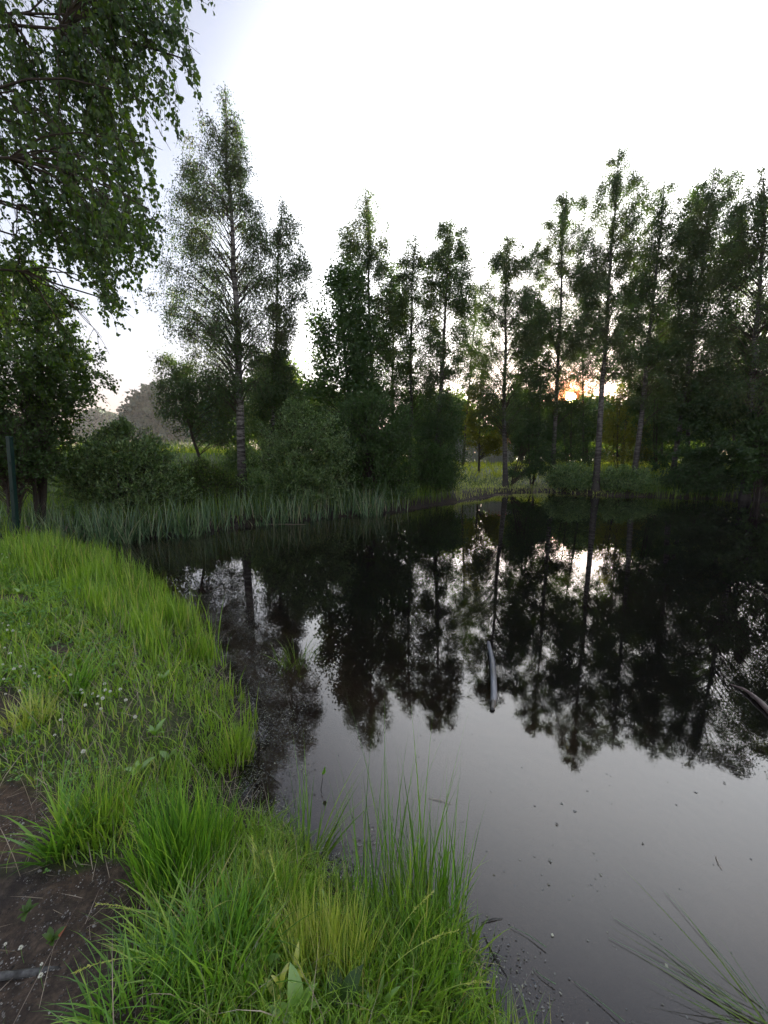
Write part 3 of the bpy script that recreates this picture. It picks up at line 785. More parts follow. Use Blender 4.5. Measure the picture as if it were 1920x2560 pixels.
for (nm, b, Yd, tp, ol, sd, nl, lf, ml, lab) in bushes:
    crown_tree(nm, b, Yd, tp, ol, sd, .035, nl, lf*1.3, ml, DBK, lab, 'bush', G_W if nm == 'willow_bush' and 'huge' not in lab else None, wl=.5 if nm == 'willow_bush' and 'huge' not in lab else .6, nb=130, twigs_per=15, twl=.45, hang=.0, stems=7, rise=.9, sprig=.35,
               soft=.8, depth=.75, jit=.025, clump=.25, droop=.15)

# ---- left middle tree (dark multi-stemmed) and the hazy ones far away
crown_tree('alder_tree', (55, 975), 9.2, (40, 540),
   [(560, -60, 100), (620, -120, 150), (700, -160, 182), (780, -180, 190), (840, -180, 182), (890, -170, 160), (955, -150, 130)],
   71, .07, 24000, .062, M['near_leaf'], DBK, 'dark several-stemmed tree at the left edge beyond the green post', 'tree', nb=150, twigs_per=12, twl=.5, hang=.45, stems=4, shape='ovate', rise=.6, cb=None, wl=.8)
far = [((345, 950), 110, (355, 832), [(845, 325, 385), (880, 290, 420), (915, 275, 440), (945, 280, 440)], 81, 'grey-green tree fading into mist behind the left bushes'),
       ((210, 945), 170, (215, 903), [(910, 198, 235), (925, 185, 245), (945, 182, 248)], 82, 'faintest small tree in the mist at the far left'),
       ((470, 950), 48, (480, 850), [(865, 450, 520), (900, 430, 560), (945, 430, 560)], 83, 'dim tree behind the spreading young birch'),
       ((600, 945), 40, (590, 768), [(785, 560, 620), (830, 540, 650), (900, 520, 680), (945, 520, 680)], 84, 'round tree in the second row right of the tallest birch'),
       ((700, 945), 42, (700, 850), [(860, 660, 740), (900, 640, 780), (945, 640, 780)], 85, 'tree glimpsed low behind the maple'),
       ((950, 950), 44, (960, 860), [(870, 900, 1010), (910, 870, 1030), (945, 870, 1030)], 86, 'tree glimpsed behind the right end of the middle group'),
       ((1130, 950), 46, (1120, 850), [(860, 1090, 1160), (900, 1060, 1200), (945, 1060, 1200)], 87, 'far tree behind the sapling clump'),
       ((1270, 950), 44, (1270, 870), [(880, 1230, 1330), (910, 1190, 1360), (945, 1190, 1360)], 88, 'far tree low under the setting sun'),
       ((1400, 950), 42, (1420, 845), [(860, 1380, 1460), (900, 1340, 1500), (945, 1340, 1500)], 89, 'far tree behind the leaning birch'),
       ((1540, 950), 38, (1560, 800), [(815, 1500, 1620), (870, 1470, 1660), (940, 1470, 1660)], 90, 'far tree behind the huge willow')]
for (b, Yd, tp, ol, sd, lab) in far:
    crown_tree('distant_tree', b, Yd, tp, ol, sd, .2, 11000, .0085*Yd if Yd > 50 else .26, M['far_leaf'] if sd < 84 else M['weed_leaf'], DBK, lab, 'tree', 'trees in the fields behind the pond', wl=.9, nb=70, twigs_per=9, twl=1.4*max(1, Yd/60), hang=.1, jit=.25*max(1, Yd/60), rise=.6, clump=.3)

def far_wood():
    r = np.random.default_rng(123)
    n = 60000
    x = r.uniform(-6, 75, n); y = 50 + r.uniform(0, 9, n) + .1*x
    top = 4.6 + 1.3*noise1(x*.16, 31) + .9*noise1(x*.6, 32) + 1.6*smooth(30, 60, x)
    top = np.where(np.abs(x/y-.47) < .06, np.minimum(top, 4.6), top)
    z = top*r.uniform(0, 1, n)**.7*np.sqrt(np.clip(1-((y-.1*x-54.5)/5)**2, 0, 1)) 
    z = z + 1.2
    P = np.stack([x, y, z], 1) + r.normal(0, .12, (n, 3))
    L = r.uniform(.2, .42, n)
    V, F = tri(P, r.normal(0, 1, (n, 3)), L, L*1.1, r)
    o = link('far_wood', npmesh('far_wood', V, F, M['weed_leaf'])); tag(o, 'distant wood closing the view low behind the pond trees', 'wood', kind='stuff')
far_wood()
def far_hedge():
    r = np.random.default_rng(124); n = 24000
    x = r.uniform(-190, 15, n); y = 128 + r.uniform(0, 9, n)
    top = 3.0 + 4.5*smooth(-105, -75, x) + 1.6*noise1(x*.05, 33) + .8*noise1(x*.3, 34)
    z = 2.2 + top*r.uniform(0, 1, n)**.7
    L = r.uniform(.4, .8, n)
    V, F = tri(np.stack([x, y, z], 1), r.normal(0, 1, (n, 3)), L, L*1.1, r)
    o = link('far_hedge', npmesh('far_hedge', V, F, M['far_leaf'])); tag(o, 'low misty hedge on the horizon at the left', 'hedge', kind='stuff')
far_hedge()

# ------------------------------------------------------------------ near birch hanging in from the left
def near_birch():
    r = np.random.default_rng(99)
    bx, by = -6.0, 3.2
    bz = hz(bx, by)-.05
    root = bpy.data.objects.new('birch_tree', None); col.objects.link(root); root.location = (bx, by, bz)
    tag(root, 'near birch whose leafy drooping branches fill the upper left corner', 'tree')
    H = 13.0
    tt = np.linspace(0, 1, 24)
    TRK = np.stack([.25*noise1(tt*3, 3)*tt, .25*noise1(tt*3, 4)*tt, tt*H], 1)
    V, F = tubes(TRK, .17*(1-tt)**.8+.01+.08*np.exp(-tt*25), 12)
    link('trunk', npmesh('near_birch_trunk', V, F, BB, smoothf=True), root)
    # limb tips: picture position and distance
    tips = []
    def rowtips(y0, y1, xr, n, dep):
        for _ in range(n):
            y = r.uniform(y0, y1); xr_ = np.interp(y, [q[0] for q in xr], [q[1] for q in xr])
            x = xr_ - abs(r.normal(0, 1))*170 if r.uniform() < .45 else r.uniform(-260, xr_)
            tips.append((x, y, r.uniform(*dep)))
    EDGE = [(-400, 470), (-150, 470), (0, 462), (60, 440), (110, 405), (165, 440), (200, 425), (240, 400), (300, 375), (350, 330), (400, 345), (470, 368), (540, 360), (600, 300), (680, 285), (720, 250), (770, 225), (800, 200)]
    rowtips(-350, 560, EDGE, 150, (2.7, 5.2))
    rowtips(560, 640, EDGE, 16, (3.0, 4.6))
    rowtips(660, 760, [(660, 285), (760, 232)], 7, (3.2, 3.8))
    for e in ((450, 12, 3.4), (430, 120, 3.3), (438, 185, 3.5), (400, 250, 3.4), (370, 330, 3.3), (340, 560, 3.3), (365, 500, 3.2), (350, 520, 3.4), (285, 690, 3.3), (278, 670, 3.4), (235, 765, 3.5), (225, 740, 3.4), (200, 700, 3.5), (300, 600, 3.4), (150, 640, 3.6), (170, 700, 3.8)):
        tips.append(e)
    tips = np.array(tips)
    W = np.array([at(a, b, c) for a, b, c in tips]) - np.array([bx, by, bz])
    n = len(W)
    reach = np.hypot(W[:, 0], W[:, 1])
    m = 14; u = np.linspace(0, 1, m)[None, :, None]
    def limb(st, W, lift, amp, seed):
        ctrl = st*.45 + W*.55; ctrl[:, 2] += lift
        LB = (1-u)**2*st[:, None] + 2*u*(1-u)*ctrl[:, None] + u*u*W[:, None]
        ph = r.uniform(0, 100, (len(W), 1))
        wv = np.stack([noise1(u[..., 0]*3+ph, seed), noise1(u[..., 0]*3+ph+33, seed+1), noise1(u[..., 0]*3+ph+66, seed+2)], -1)
        return LB + wv*amp*np.sqrt(u)*(1-u*.7)
    mi = r.permutation(n)[:22]
    Wm = W[mi]
    z0 = np.clip(Wm[:, 2] + r.uniform(-2.2, .2, len(mi)), 1.4, H*.95)
    stm = along(np.repeat(TRK[None], len(mi), 0), z0/H)
    LM = limb(stm, Wm, np.clip(np.hypot(Wm[:, 0], Wm[:, 1])*.25, .2, 1.4), .16, 61)
    cand = LM[:, 3:11].reshape(-1, 3)
    dd_ = np.linalg.norm(W[:, None] - cand[None] - np.array([0, 0, -.25]), axis=2) + np.abs(np.linalg.norm(W[:, None]-cand[None], axis=2)-.9)*.6
    st = cand[np.argmin(dd_, 1)]
    gapl = np.linalg.norm(W-st, axis=1)
    LB = limb(st, W, gapl*.28, .07, 71)
    LR = .0075*(1-np.linspace(0, 1, m)[None]*.82)*np.ones((n, 1))
    V1, F1 = join([tubes(LB, LR, 4), tubes(LM, .022*(1-np.linspace(0, 1, m)[None]*.8)*np.ones((len(mi), 1)), 6)])
    F1 = F1[0]
    tp = 14
    nt = n*tp
    bi = np.repeat(np.arange(n), tp)
    tu = r.uniform(.2, 1, nt)
    s0 = along(LB[bi], tu)
    bdir = unit(LB[bi, -1]-LB[bi, -5])
    dirn = unit(bdir*.7 + r.normal(0, .65, (nt, 3)))
    ln = r.uniform(.18, .55, nt)
    kk = 7; uu = np.linspace(0, 1, kk)[None, :, None]
    TW = s0[:, None] + dirn[:, None]*ln[:, None, None]*uu*(1-.5*uu) - np.array([0, 0, 1.])*ln[:, None, None]*.62*uu**1.7
    # trim twigs that would hang into the open sky
    P = TW + np.array([bx, by, bz])
    px, py = img(P)
    lim = np.interp(py, [q[0] for q in EDGE], [q[1] for q in EDGE]) + 12
    bad = ((px > lim) & (py > -60)).any(1) | ((px[:, -1] > -100) & (py[:, -1] > 800))
    # keep the open window of sky between the two hanging masses
    bad |= ((py > 610) & (px > 60) & (px < 205) & (py < 700-(205-px)*.35) & (r.uniform(0, 1, px.shape) < .8)).any(1)
    bad |= ((py > 800)).any(1)
    TW = TW[~bad]; nt = len(TW); ln = ln[~bad]
    V2, F2 = tubes(TW[:, ::2], np.broadcast_to(np.array([.0028, .0022, .0016, .001]), (nt, 4)), 3)
    V, F = join([(V1, F1), (V2, F2)])
    link('branches', npmesh('near_birch_branches', V, F, M['twig']), root)['kind'] = 'stuff'
    per = 18
    ti = np.repeat(np.arange(nt), per); nl = len(ti)
    keep = r.uniform(0, 1, nl) < np.clip(ln[ti]/.42, .35, 1)
    ti = ti[keep]; nl = len(ti)
    P = along(TW[ti], r.uniform(.05, 1, nl)) + r.normal(0, .012, (nl, 3))
    D = r.normal(0, .42, (nl, 3)) + np.array([0, 0, -1.0])
    P = P + unit(D)*.012
    L = .037*r.uniform(.5, 1.3, nl)
    Pw = P + np.array([bx, by, bz])
    px, py = img(Pw)
    dist = np.linalg.norm(Pw - np.array([0, 0, CAM_H]), axis=1)
    score = L/dist*((px > 5) & (px < 470) & (py > 5) & (py < 800))
    big = np.argsort(-score)[:300]
    rest = np.ones(nl, bool); rest[big] = False
    V, F = ovate(P[rest], D[rest], L[rest], L[rest]*.95, r)
    o = link('leaves', npmesh('near_birch_leaves', V, F, M['near_leaf']), root); o['kind'] = 'stuff'
    V, F = ovate(np.zeros((1, 3)), np.array([[0, 0, -1.]]), np.array([1.]), np.array([.95]), r)
    lm = npmesh('birch_leaf', V, F, M['near_leaf'])
    for i in big:
        o = link('leaf', lm, root)
        o.location = P[i]
        q = Vector((0, 0, -1)).rotation_difference(Vector(unit(D[i])))
        o.rotation_mode = 'QUATERNION'
        o.rotation_quaternion = q @ Matrix.Rotation(r.uniform(0, 6.28), 3, 'Z').to_quaternion()
        o.scale = (L[i],)*3
    # a few more whorls of leafy branches around the trunk, off to the left
near_birch()
print('trees done')

# ------------------------------------------------------------------ grass
def blades(P, Hh, Wd, az, lean, curl, segs=4, r=rng, tipw=.0):
    """P (n,3) roots. lean/curl bend towards azimuth az."""
    n = len(P)
    u = np.linspace(0, 1, segs+1)[None, :]
    dirn = np.stack([np.cos(az), np.sin(az), np.zeros(n)], 1)
    side = np.stack([-np.sin(az), np.cos(az), np.zeros(n)], 1)
    tw = r.uniform(-.9, .9, n)[:, None]
    side = unit(side*np.cos(tw) + dirn*np.sin(tw))
    th = lean[:, None] + curl[:, None]*u**1.5         # angle from vertical along the blade
    ds = (Hh/segs)[:, None]
    thm = (th[:, :-1]+th[:, 1:])/2
    hx = np.concatenate([np.zeros((n, 1)), np.cumsum(np.sin(thm)*ds, 1)], 1)
    vz = np.concatenate([np.zeros((n, 1)), np.cumsum(np.cos(thm)*ds, 1)], 1)
    C = P[:, None] + dirn[:, None]*hx[..., None] + np.array([0, 0, 1.])*vz[..., None]
    w = Wd[:, None]*(1-u**2.2)*.5*(0.75+.5*np.sin(np.pi*np.clip(u*1.3, 0, 1)))
    Lv = C[:, :-1]+side[:, None]*w[:, :-1, None]; Rv = C[:, :-1]-side[:, None]*w[:, :-1, None]
    V = np.concatenate([np.stack([Lv, Rv], 2).reshape(n, -1, 3), C[:, -1:]], 1)
    k = 2*segs+1
    o = np.arange(n)[:, None]*k
    Q = np.concatenate([o + np.array([[2*i, 2*i+1, 2*i+3, 2*i+2]]) for i in range(segs-1)])
    T = o + np.array([[2*segs-2, 2*segs-1, 2*segs]])
    return V.reshape(-1, 3), [Q, T]

def sow(n, x0, x1, y0, y1, dens, seed):
    r = np.random.default_rng(seed)
    x = r.uniform(x0, x1, n); y = r.uniform(y0, y1, n)
    d = sdist(x, y); z = height(x, y, d)
    P = np.stack([x, y, z], 1)
    px, py = img(P)
    w = dens(x, y, z, d, px, py)
    k = (r.uniform(0, 1, n) < w)
    return P[k], d[k], px[k], py[k]

def seg_dist(px, py, pts):
    best = np.full(px.shape, 1e9)
    for (a, b) in zip(pts[:-1], pts[1:]):
        a = np.array(a, float); ab = np.array(b, float)-a
        t = np.clip(((px-a[0])*ab[0]+(py-a[1])*ab[1])/(ab@ab), 0, 1)
        best = np.minimum(best, np.hypot(px-a[0]-t*ab[0], py-a[1]-t*ab[1]))
    return best

# short turf with clover on the bank
def d_turf(x, y, z, d, px, py):
    near = (px > -120) & (py < 2500) & (d > .02)
    w = near*(1-bare(x, y))*np.clip(.75+.4*noise2(x*2.5, y*2.5, 44), .4, 1)
    return w*smooth(0, .15, d)
P, d, px, py = sow(170000, -7.5, .6, .5, 8.5, d_turf, 101)
r = np.random.default_rng(5)
n = len(P)
dist = np.hypot(P[:, 0], P[:, 1])
Hh = r.uniform(.045, .14, n)*(1+.25*noise2(P[:, 0]*2, P[:, 1]*2, 6))*np.where(r.uniform(0, 1, n) < .1, 1.7, 1)
V, F = blades(P, Hh, r.uniform(.0035, .006, n)*np.clip(dist/2.2, 1, 2.2), r.uniform(0, 6.28, n), r.uniform(0, .6, n), r.uniform(.1, 1.3, n), 3, r)
o = link('short_grass', npmesh('short_grass', V, F, M['grass'])); tag(o, 'short bright green turf covering the bank on the left', 'grass', kind='stuff')
print('turf', n)

# trampled dense foreground sward between the tussocks, bottom of the picture
def d_fg(x, y, z, d, px, py):
    a = (px > 380) & (d > -.02)
    b = (py > 1780)
    c = smooth(380, 560, px + (py-2000)*.15)
    return a*b*c*(1-bare(x, y))*.9
P, d, px, py = sow(34000, -1.2, .9, .45, 2.3, d_fg, 102)
r = np.random.default_rng(6); n = len(P)
Hh = r.uniform(.06, .20, n)
az = r.uniform(0, 6.28, n)
V, F = blades(P, Hh, r.uniform(.003, .006, n), az, r.uniform(0, .8, n), r.uniform(.1, 1.6, n), 4, r)
o = link('dense_grass', npmesh('dense_grass', V, F, M['grass'])); tag(o, 'dense tangled grass at the foot of the picture', 'grass', kind='stuff')
print('fg', n)

# thin upright rushes along the waterline
shore_line = [(60, 1175), (150, 1225), (230, 1275), (330, 1340), (410, 1430), (470, 1520), (500, 1610)]
def d_rush(x, y, z, d, px, py):
    s = seg_dist(px, py, shore_line)
    w = 1-smooth(30, 75+15*noise2(x*2, y*2, 8), s)
    return w*np.clip(.45+1.1*noise2(x*3.5, y*3.5, 48), 0, 1)*(d > -.35)
P, d, px, py = sow(260000, -7.0, -.3, 1.8, 8.0, d_rush, 103)
r = np.random.default_rng(7); n = len(P)
if n > 8500:
    k = r.choice(n, 8500, replace=False); P = P[k]; n = len(P)
P[:, 2] = np.maximum(P[:, 2], -.05)
dist = np.hypot(P[:, 0], P[:, 1])
Hh = r.uniform(.10, .40, n)*np.where(r.uniform(0, 1, n) < .12, 1.4, 1)*(1+.35*noise2(P[:, 0]*2.4, P[:, 1]*2.4, 16))
V, F = blades(P, Hh, r.uniform(.004, .0075, n)*np.clip(dist/2.8, .8, 1.8), r.uniform(0, 6.28, n), r.uniform(0, .22, n), r.uniform(.0, .6, n), 4, r)
o = link('shore_rushes', npmesh('shore_rushes', V, F, M['grass'])); tag(o, 'band of thin upright bright green rushes along the near waterline', 'rushes', kind='stuff')
print('rush', n)

P, d, px, py = sow(5200, -3.2, .8, .6, 4.6, lambda x, y, z, d, px, py: (d > -.02)*.6*(1-.75*bare(x, y)), 112)
r = np.random.default_rng(16); n = len(P); P[:, 2] = np.maximum(P[:, 2], 0)
V, F = blades(P, r.uniform(.10, .34, n), r.uniform(.0015, .0035, n), r.uniform(0, 6.28, n), r.uniform(.1, 1.1, n), r.uniform(.0, 1.4, n), 4, r)
o = link('dead_grass', npmesh('dead_grass', V, F, M['dry_reed'])); tag(o, 'dry straw-coloured blades standing through the green grass', 'dead grass', kind='stuff')

# tussocks: countable tufts
def tussock(px, py, n, hgt, spread, m, label, seed, wid=.0042, lean=(0, .5), curl=(0, 1.0), z=None, aim=None, aimw=0.0, name='grass_tussock', segs=5, group=None, cat='grass tuft'):
    r = np.random.default_rng(seed)
    zz = .2
    for _ in range(4):
        x, y = onz(px, py, zz); zz = max(hz(x, y), -.03)
    if z is not None: zz = z
    n = max(12, int(n*.55)) if n > 100 else n; spread *= 1.15
    rr = spread*np.sqrt(r.uniform(0, 1, n)); aa = r.uniform(0, 6.28, n)
    P = np.stack([rr*np.cos(aa), rr*np.sin(aa), np.full(n, -.02)], 1)
    az = aa + r.normal(0, 1.1, n)
    if aim is not None:
        az = np.where(r.uniform(0, 1, n) < aimw, aim + r.normal(0, .35, n), az)
    Hh = hgt*r.uniform(.45, 1.08, n)
    V, F = blades(P, Hh, wid*1.55*r.uniform(.5, 1.2, n), az, r.uniform(*lean, n)*(.35+.75*rr/spread), r.uniform(*curl, n), segs, r)
    o = link(name, npmesh(name, V, F, m)); o.location = (x, y, zz)
    tag(o, label, cat, group)
    return o
T = tussock
T(385, 1880, 900, .42, .13, M['deep_grass'], 'thickest tall dark green tussock, in the middle of the bank', 201, .0045, (0, .3), (.1, .7))
T(455, 1850, 380, .34, .09, M['deep_grass'], 'tussock leaning against the right side of the thickest tussock', 202, .004, (0, .3), (.1, .8))
T(215, 1790, 520, .33, .11, M['grass'], 'tussock left of the thickest one with a pale arching blade', 203, .0042, (0, .45), (.1, .9))
T(130, 1840, 160, .36, .05, M['deep_grass'], 'open tuft of broad blades beside the bare soil', 204, .0065, (.1, .7), (.2, 1.2))
T(470, 2110, 520, .34, .13, M['deep_grass'], 'dark green tussock at the bottom left of the grassy point', 205, .0042, (0, .6), (.2, 1.1))
T(300, 2190, 420, .26, .12, M['deep_grass'], 'low tussock at the bottom edge beside the brown soil', 206, .0036, (.2, .8), (.2, 1.2))
T(390, 2040, 260, .30, .10, M['grass'], 'sprawling tuft reaching leftwards over the soil', 207, .0045, (.4, 1.0), (.2, 1.0), aim=math.pi, aimw=.45)
T(600, 2010, 560, .30, .11, M['grass'], 'bright tuft right of the thickest tussock', 208, .0036, (0, .5), (.1, 1.0))
T(680, 2090, 620, .33, .08, M['lime_grass'], 'pale lime tuft of fine straight stems near the bottom', 209, .0028, (0, .28), (0, .4))
T(740, 2100, 380, .30, .07, M['lime_grass'], 'second pale lime tuft of fine stems right beside the first', 210, .0028, (0, .3), (0, .5))
T(560, 1930, 420, .20, .11, M['lime_grass'], 'yellowish short tuft behind the pale lime ones', 211, .003, (0, .7), (.1, 1.0))
T(860, 2120, 360, .32, .14, M['grass'], 'broad tussock at the tip of the grassy point', 212, .0036, (0, .4), (.1, .8))
T(935, 2085, 240, .32, .09, M['deep_grass'], 'dark tussock leaning over the water at the right of the point', 213, .0036, (0, .5), (.1, .8))
T(880, 1985, 190, .42, .09, M['grass'], 'tall thin clump standing in the shallow water', 214, .0036, (0, .3), (0, .5))
T(940, 1960, 170, .40, .09, M['deep_grass'], 'tall thin clump on the water side of the point', 215, .0036, (0, .35), (0, .5))
T(780, 2170, 620, .22, .16, M['grass'], 'low spreading grass at the bottom edge below the lime tufts', 216, .0036, (.1, .9), (.2, 1.2))
T(925, 2190, 260, .22, .13, M['deep_grass'], 'low tuft on the muddy edge at the bottom', 217, .0036, (.1, .8), (.1, 1.0))
T(500, 1640, 420, .26, .11, M['grass'], 'bright tuft at the outermost bend of the rush band', 218, .0034, (0, .4), (.1, .7))
T(340, 1700, 420, .20, .13, M['grass'], 'rounded low tuft between clover and rushes', 219, .0036, (0, .6), (.2, 1.1))
T(60, 1560, 330, .24, .10, M['lime_grass'], 'yellow-green tuft at the left edge above the upper bare patch', 220, .004, (0, .6), (.2, 1.1))
T(170, 1500, 60, .48, .05, M['deep_grass'], 'loose tuft of long blades bending right over the clover', 221, .007, (.2, .6), (.2, .7), aim=.3, aimw=.8)
T(40, 1230, 500, .26, .18, M['grass'], 'grass mound with white flowers at the left edge below the post', 222, .006, (0, .5), (.1, 1.0))
T(680, 1860, 24, .55, .03, M['grass'], 'few long stems arching out over the water', 223, .005, (.25, .7), (.1, .7), aim=.6, aimw=.9)
T(640, 1440, 70, .36, .16, M['far_grass'], 'sparse dark sedge tuft growing in open water beyond the rushes', 224, .004, (.2, 1.1), (.1, .7), z=-.02, aim=.2, aimw=.4)
T(1650, 2235, 17, .5, .06, M['far_grass'], 'loose bundle of blades lying on the water in the bottom right corner', 225, .003, (1.15, 1.45), (0, .2), z=.01, aim=2.45, aimw=1.0)
for i, (a, b, nn, h, lab) in enumerate([(790, 1960, 20, .78, 'three or four tall flowering stems left of the point'), (850, 1900, 22, .90, 'tall stem pair rising from the shallows, highest of all'),
        (905, 1925, 24, .88, 'tall thin stems reaching up over open water'), (975, 1990, 22, .74, 'long stems at the right side of the point, tips against grey water'), (655, 1830, 12, .55, 'single stems beside the speckled shallows')]):
    T(a, b, nn, h, .05, M['deep_grass'], lab, 240+i, .0034, (0, .22), (0, .3), name='sedge_stems', cat='sedge')

# ------------------------------------------------------------------ clover: leaves as ground cover, heads one by one
def d_clover(x, y, z, d, px, py):
    a = ((px > -40) & (px < 300) & (py > 1230) & (py < 1720)) | ((px < 60) & (py < 1230)) | ((px < 130) & (py > 1900) & (py < 2010))
    return a*(1-bare(x, y)*.7)*(d > .1)*np.clip(.3+.8*noise2(x*2.2, y*2.2, 91), 0, 1)
P, d, px, py = sow(26000, -7, -.4, 1.0, 8, d_clover, 104)
r = np.random.default_rng(8); n = len(P)
Pn = np.repeat(P + np.stack([np.zeros(n), np.zeros(n), r.uniform(.03, .09, n)], 1), 3, 0)
aa = np.tile([0, 2.09, 4.19], n) + np.repeat(r.uniform(0, 6.28, n), 3)
D = np.stack([np.cos(aa), np.sin(aa), r.uniform(-.1, .5, 3*n)], 1)
L = np.repeat(r.uniform(.010, .018, n)*np.clip(np.hypot(P[:, 0], P[:, 1])/2.5, 1, 1.8), 3)
DD = unit(D); S = unit(np.cross(DD, [0, 0, 1.])); L_ = L[:, None]
V = np.stack([Pn, Pn+DD*L_*.55+S*L_*.42, Pn+DD*L_, Pn+DD*L_*.55-S*L_*.42], 1).reshape(-1, 3)
o = link('clover_leaves', npmesh('clover_leaves', V, np.arange(len(V)).reshape(-1, 4), M['clover_leaf'])); tag(o, 'carpet of small three-part clover leaves among the turf', 'clover', kind='stuff')

def flower_mesh(r):
    n = 46
    ph = np.arccos(1-1.75*(np.arange(n)+.5)/n); th = np.arange(n)*2.4
    D = np.stack([np.sin(ph)*np.cos(th), np.sin(ph)*np.sin(th), np.cos(ph)], 1)
    V1, F1 = kite(D*.0035, D + r.normal(0, .12, D.shape), np.full(n, .009), np.full(n, .0042), r)
    return V1, F1
r = np.random.default_rng(77)
Vh, Fh = flower_mesh(r)
head_me = npmesh('flower_head', Vh, Fh, M['petal'])
Vs, Fs = tubes(np.array([[[0, 0, -.11], [.004, 0, -.05], [0, 0, 0.]]]), np.array([[.0011, .001, .0009]]), 4)
stalk_me = npmesh('flower_stalk', Vs, Fs, M['clover_leaf'])
fl = [(5, 1348), (18, 1352), (16, 1362), (28, 1363), (62, 1348), (10, 1400), (22, 1412), (6, 1436), (30, 1444), (44, 1440), (72, 1447), (75, 1455), (85, 1462), (152, 1458), (138, 1472), (8, 1468), (42, 1494), (12, 1500),
      (175, 1492), (178, 1498), (200, 1500), (212, 1505), (222, 1510), (228, 1492), (226, 1478), (260, 1490), (272, 1514), (292, 1550), (130, 1555), (118, 1588), (180, 1625), (238, 1495), (184, 1524), (210, 1522), (218, 1532),
      (10, 1190), (22, 1196), (40, 1200), (52, 1203), (60, 1206), (14, 1205), (30, 1188), (75, 1208), (5, 1198), (48, 1188), (66, 1212), (36, 1212), (12, 2042), (45, 2050), (88, 2205-95), (90, 2085), (20, 1178), (34, 1176), (55, 1184)]
hero = None
for i, (a, b) in enumerate(fl):
    zz = .3
    for _ in range(3):
        x, y = onz(a, b, zz+.09); zz = hz(x, y)
    root = bpy.data.objects.new('clover_flower', None); col.objects.link(root)
    root.location = (x, y, zz+.095); root.empty_display_size = .02
    root.rotation_euler = (r.uniform(-.3, .3), r.uniform(-.3, .3), r.uniform(0, 6.28))
    s = r.uniform(.65, 1.05)*(1.0 if b > 1300 else 1.5)*(.6 if b > 1900 else 1)
    root.scale = (s, s, s)
    lab = 'white clover head among the turf on the left bank' if b > 1300 else 'small white flower head on the grass mound below the green post'
    if b > 1900: lab = 'white clover head at the edge of the bare brown soil'
    tag(root, lab, 'flower', {0: 'white clover heads in the turf', 1: 'white flower heads on the mound', 2: 'clover heads by the bare soil'}[0 if 1300 < b < 1900 else (1 if b <= 1300 else 2)])
    link('head', head_me, root); link('stalk', stalk_me, root)
# small yellow flowers
yme = npmesh('yellow_flower', Vh*.8, Fh, M['butter'])
for i, (a, b) in enumerate([(112, 1452), (120, 1460), (117, 1442), (108, 1463), (184, 1398)]):
    zz = .3
    for _ in range(3):
        x, y = onz(a, b, zz+.05); zz = hz(x, y)
    o = link('yellow_flower', yme); o.location = (x, y, zz+.05)
    tag(o, 'tiny yellow flower beside the white clover heads', 'flower', 'tiny yellow flowers')

# ------------------------------------------------------------------ broad-leaved herbs at the front
def herb(px, py, leaves, m, label, seed, L=.10, W=.035, z_off=.0, stem=.0):
    r = np.random.default_rng(seed)
    zz = .2
    for _ in range(4):
        x, y = onz(px, py, zz); zz = max(hz(x, y), 0)
    root = bpy.data.objects.new('broad_leaved_plant', None); col.objects.link(root); root.location = (x, y, zz)
    tag(root, label, 'plant'); root.empty_display_size = .03
    # one leaf mesh per plant, shared by its leaves
    k = 7; u = np.linspace(0, 1, k)
    w = np.sin(np.pi*u**.8)**.8*.5; w[0] = .06; w[-1] = 0
    zc = .16*np.sin(u*2.2) - .10*u**3
    V = []
    for i in range(k):
        V += [(u[i], w[i]*W/L, zc[i]+.05*w[i]), (u[i], 0, zc[i]-.01), (u[i], -w[i]*W/L, zc[i]+.05*w[i])]
    F = []
    for i in range(k-1):
        a = 3*i
        F += [(a, a+1, a+4, a+3), (a+1, a+2, a+5, a+4)]
    me = npmesh('broad_leaf', np.array(V), np.array(F), m, smoothf=True)
    if stem:
        st = np.array([[0, 0, -.02], [.01, 0, stem*.5], [0, .01, stem]])
        Vt, Ft = tubes(st[None], np.array([[.0025, .002, .0012]]), 5)
        link('stem', npmesh('herb_stem', Vt, Ft, M['broad_leaf']), root)
    for i in range(leaves):
        o = link('leaf', me, root)
        o.location = (0, 0, stem*(i+1)/leaves*.95 if stem else .035)
        s = L*r.uniform(.6, 1.1)*(1-.3*(i/leaves if stem else 0))
        o.scale = (s, s, s)
        o.rotation_euler = (r.uniform(-.4, .4), -r.uniform(.25, .95), i*2.4+r.uniform(-.4, .4))
    return root
BLm = M['broad_leaf']; PLm = M['pale_leaf']
herb(735, 2205, 4, M['maple_leaf'], 'dock plant with the largest dark green leaf at the bottom edge', 301, .12, .05)
herb(640, 2150, 7, PLm, 'yellow-leaved plant at the bottom among the lime stems', 302, .09, .024, stem=.12)
herb(605, 2180, 5, PLm, 'second yellow-leaved plant left of the other', 303, .08, .022, stem=.10)
herb(560, 2110, 5, BLm, 'plant with one pale rounded leaf beside the dark tussock', 304, .10, .035)
herb(655, 2080, 5, BLm, 'leafy plant behind the yellow-leaved ones', 305, .09, .028, stem=.1)
herb(640, 2222, 6, BLm, 'bright green broad leaves cut by the bottom edge', 306, .12, .05)
herb(820, 2205, 4, BLm, 'narrow upright leaf at the bottom right of the dock', 307, .11, .022)
herb(335, 1600, 6, BLm, 'pale pointed leaves beside the rush band', 308, .10, .034)
herb(300, 1680, 6, BLm, 'light broad leaves left of the bend in the shore', 309, .09, .032)
herb(365, 1650, 5, BLm, 'small light leaves in front of the outermost rushes', 310, .07, .026)
herb(150, 1350, 6, BLm, 'broad rounded leaves in the turf near the brown spot', 311, .12, .05)
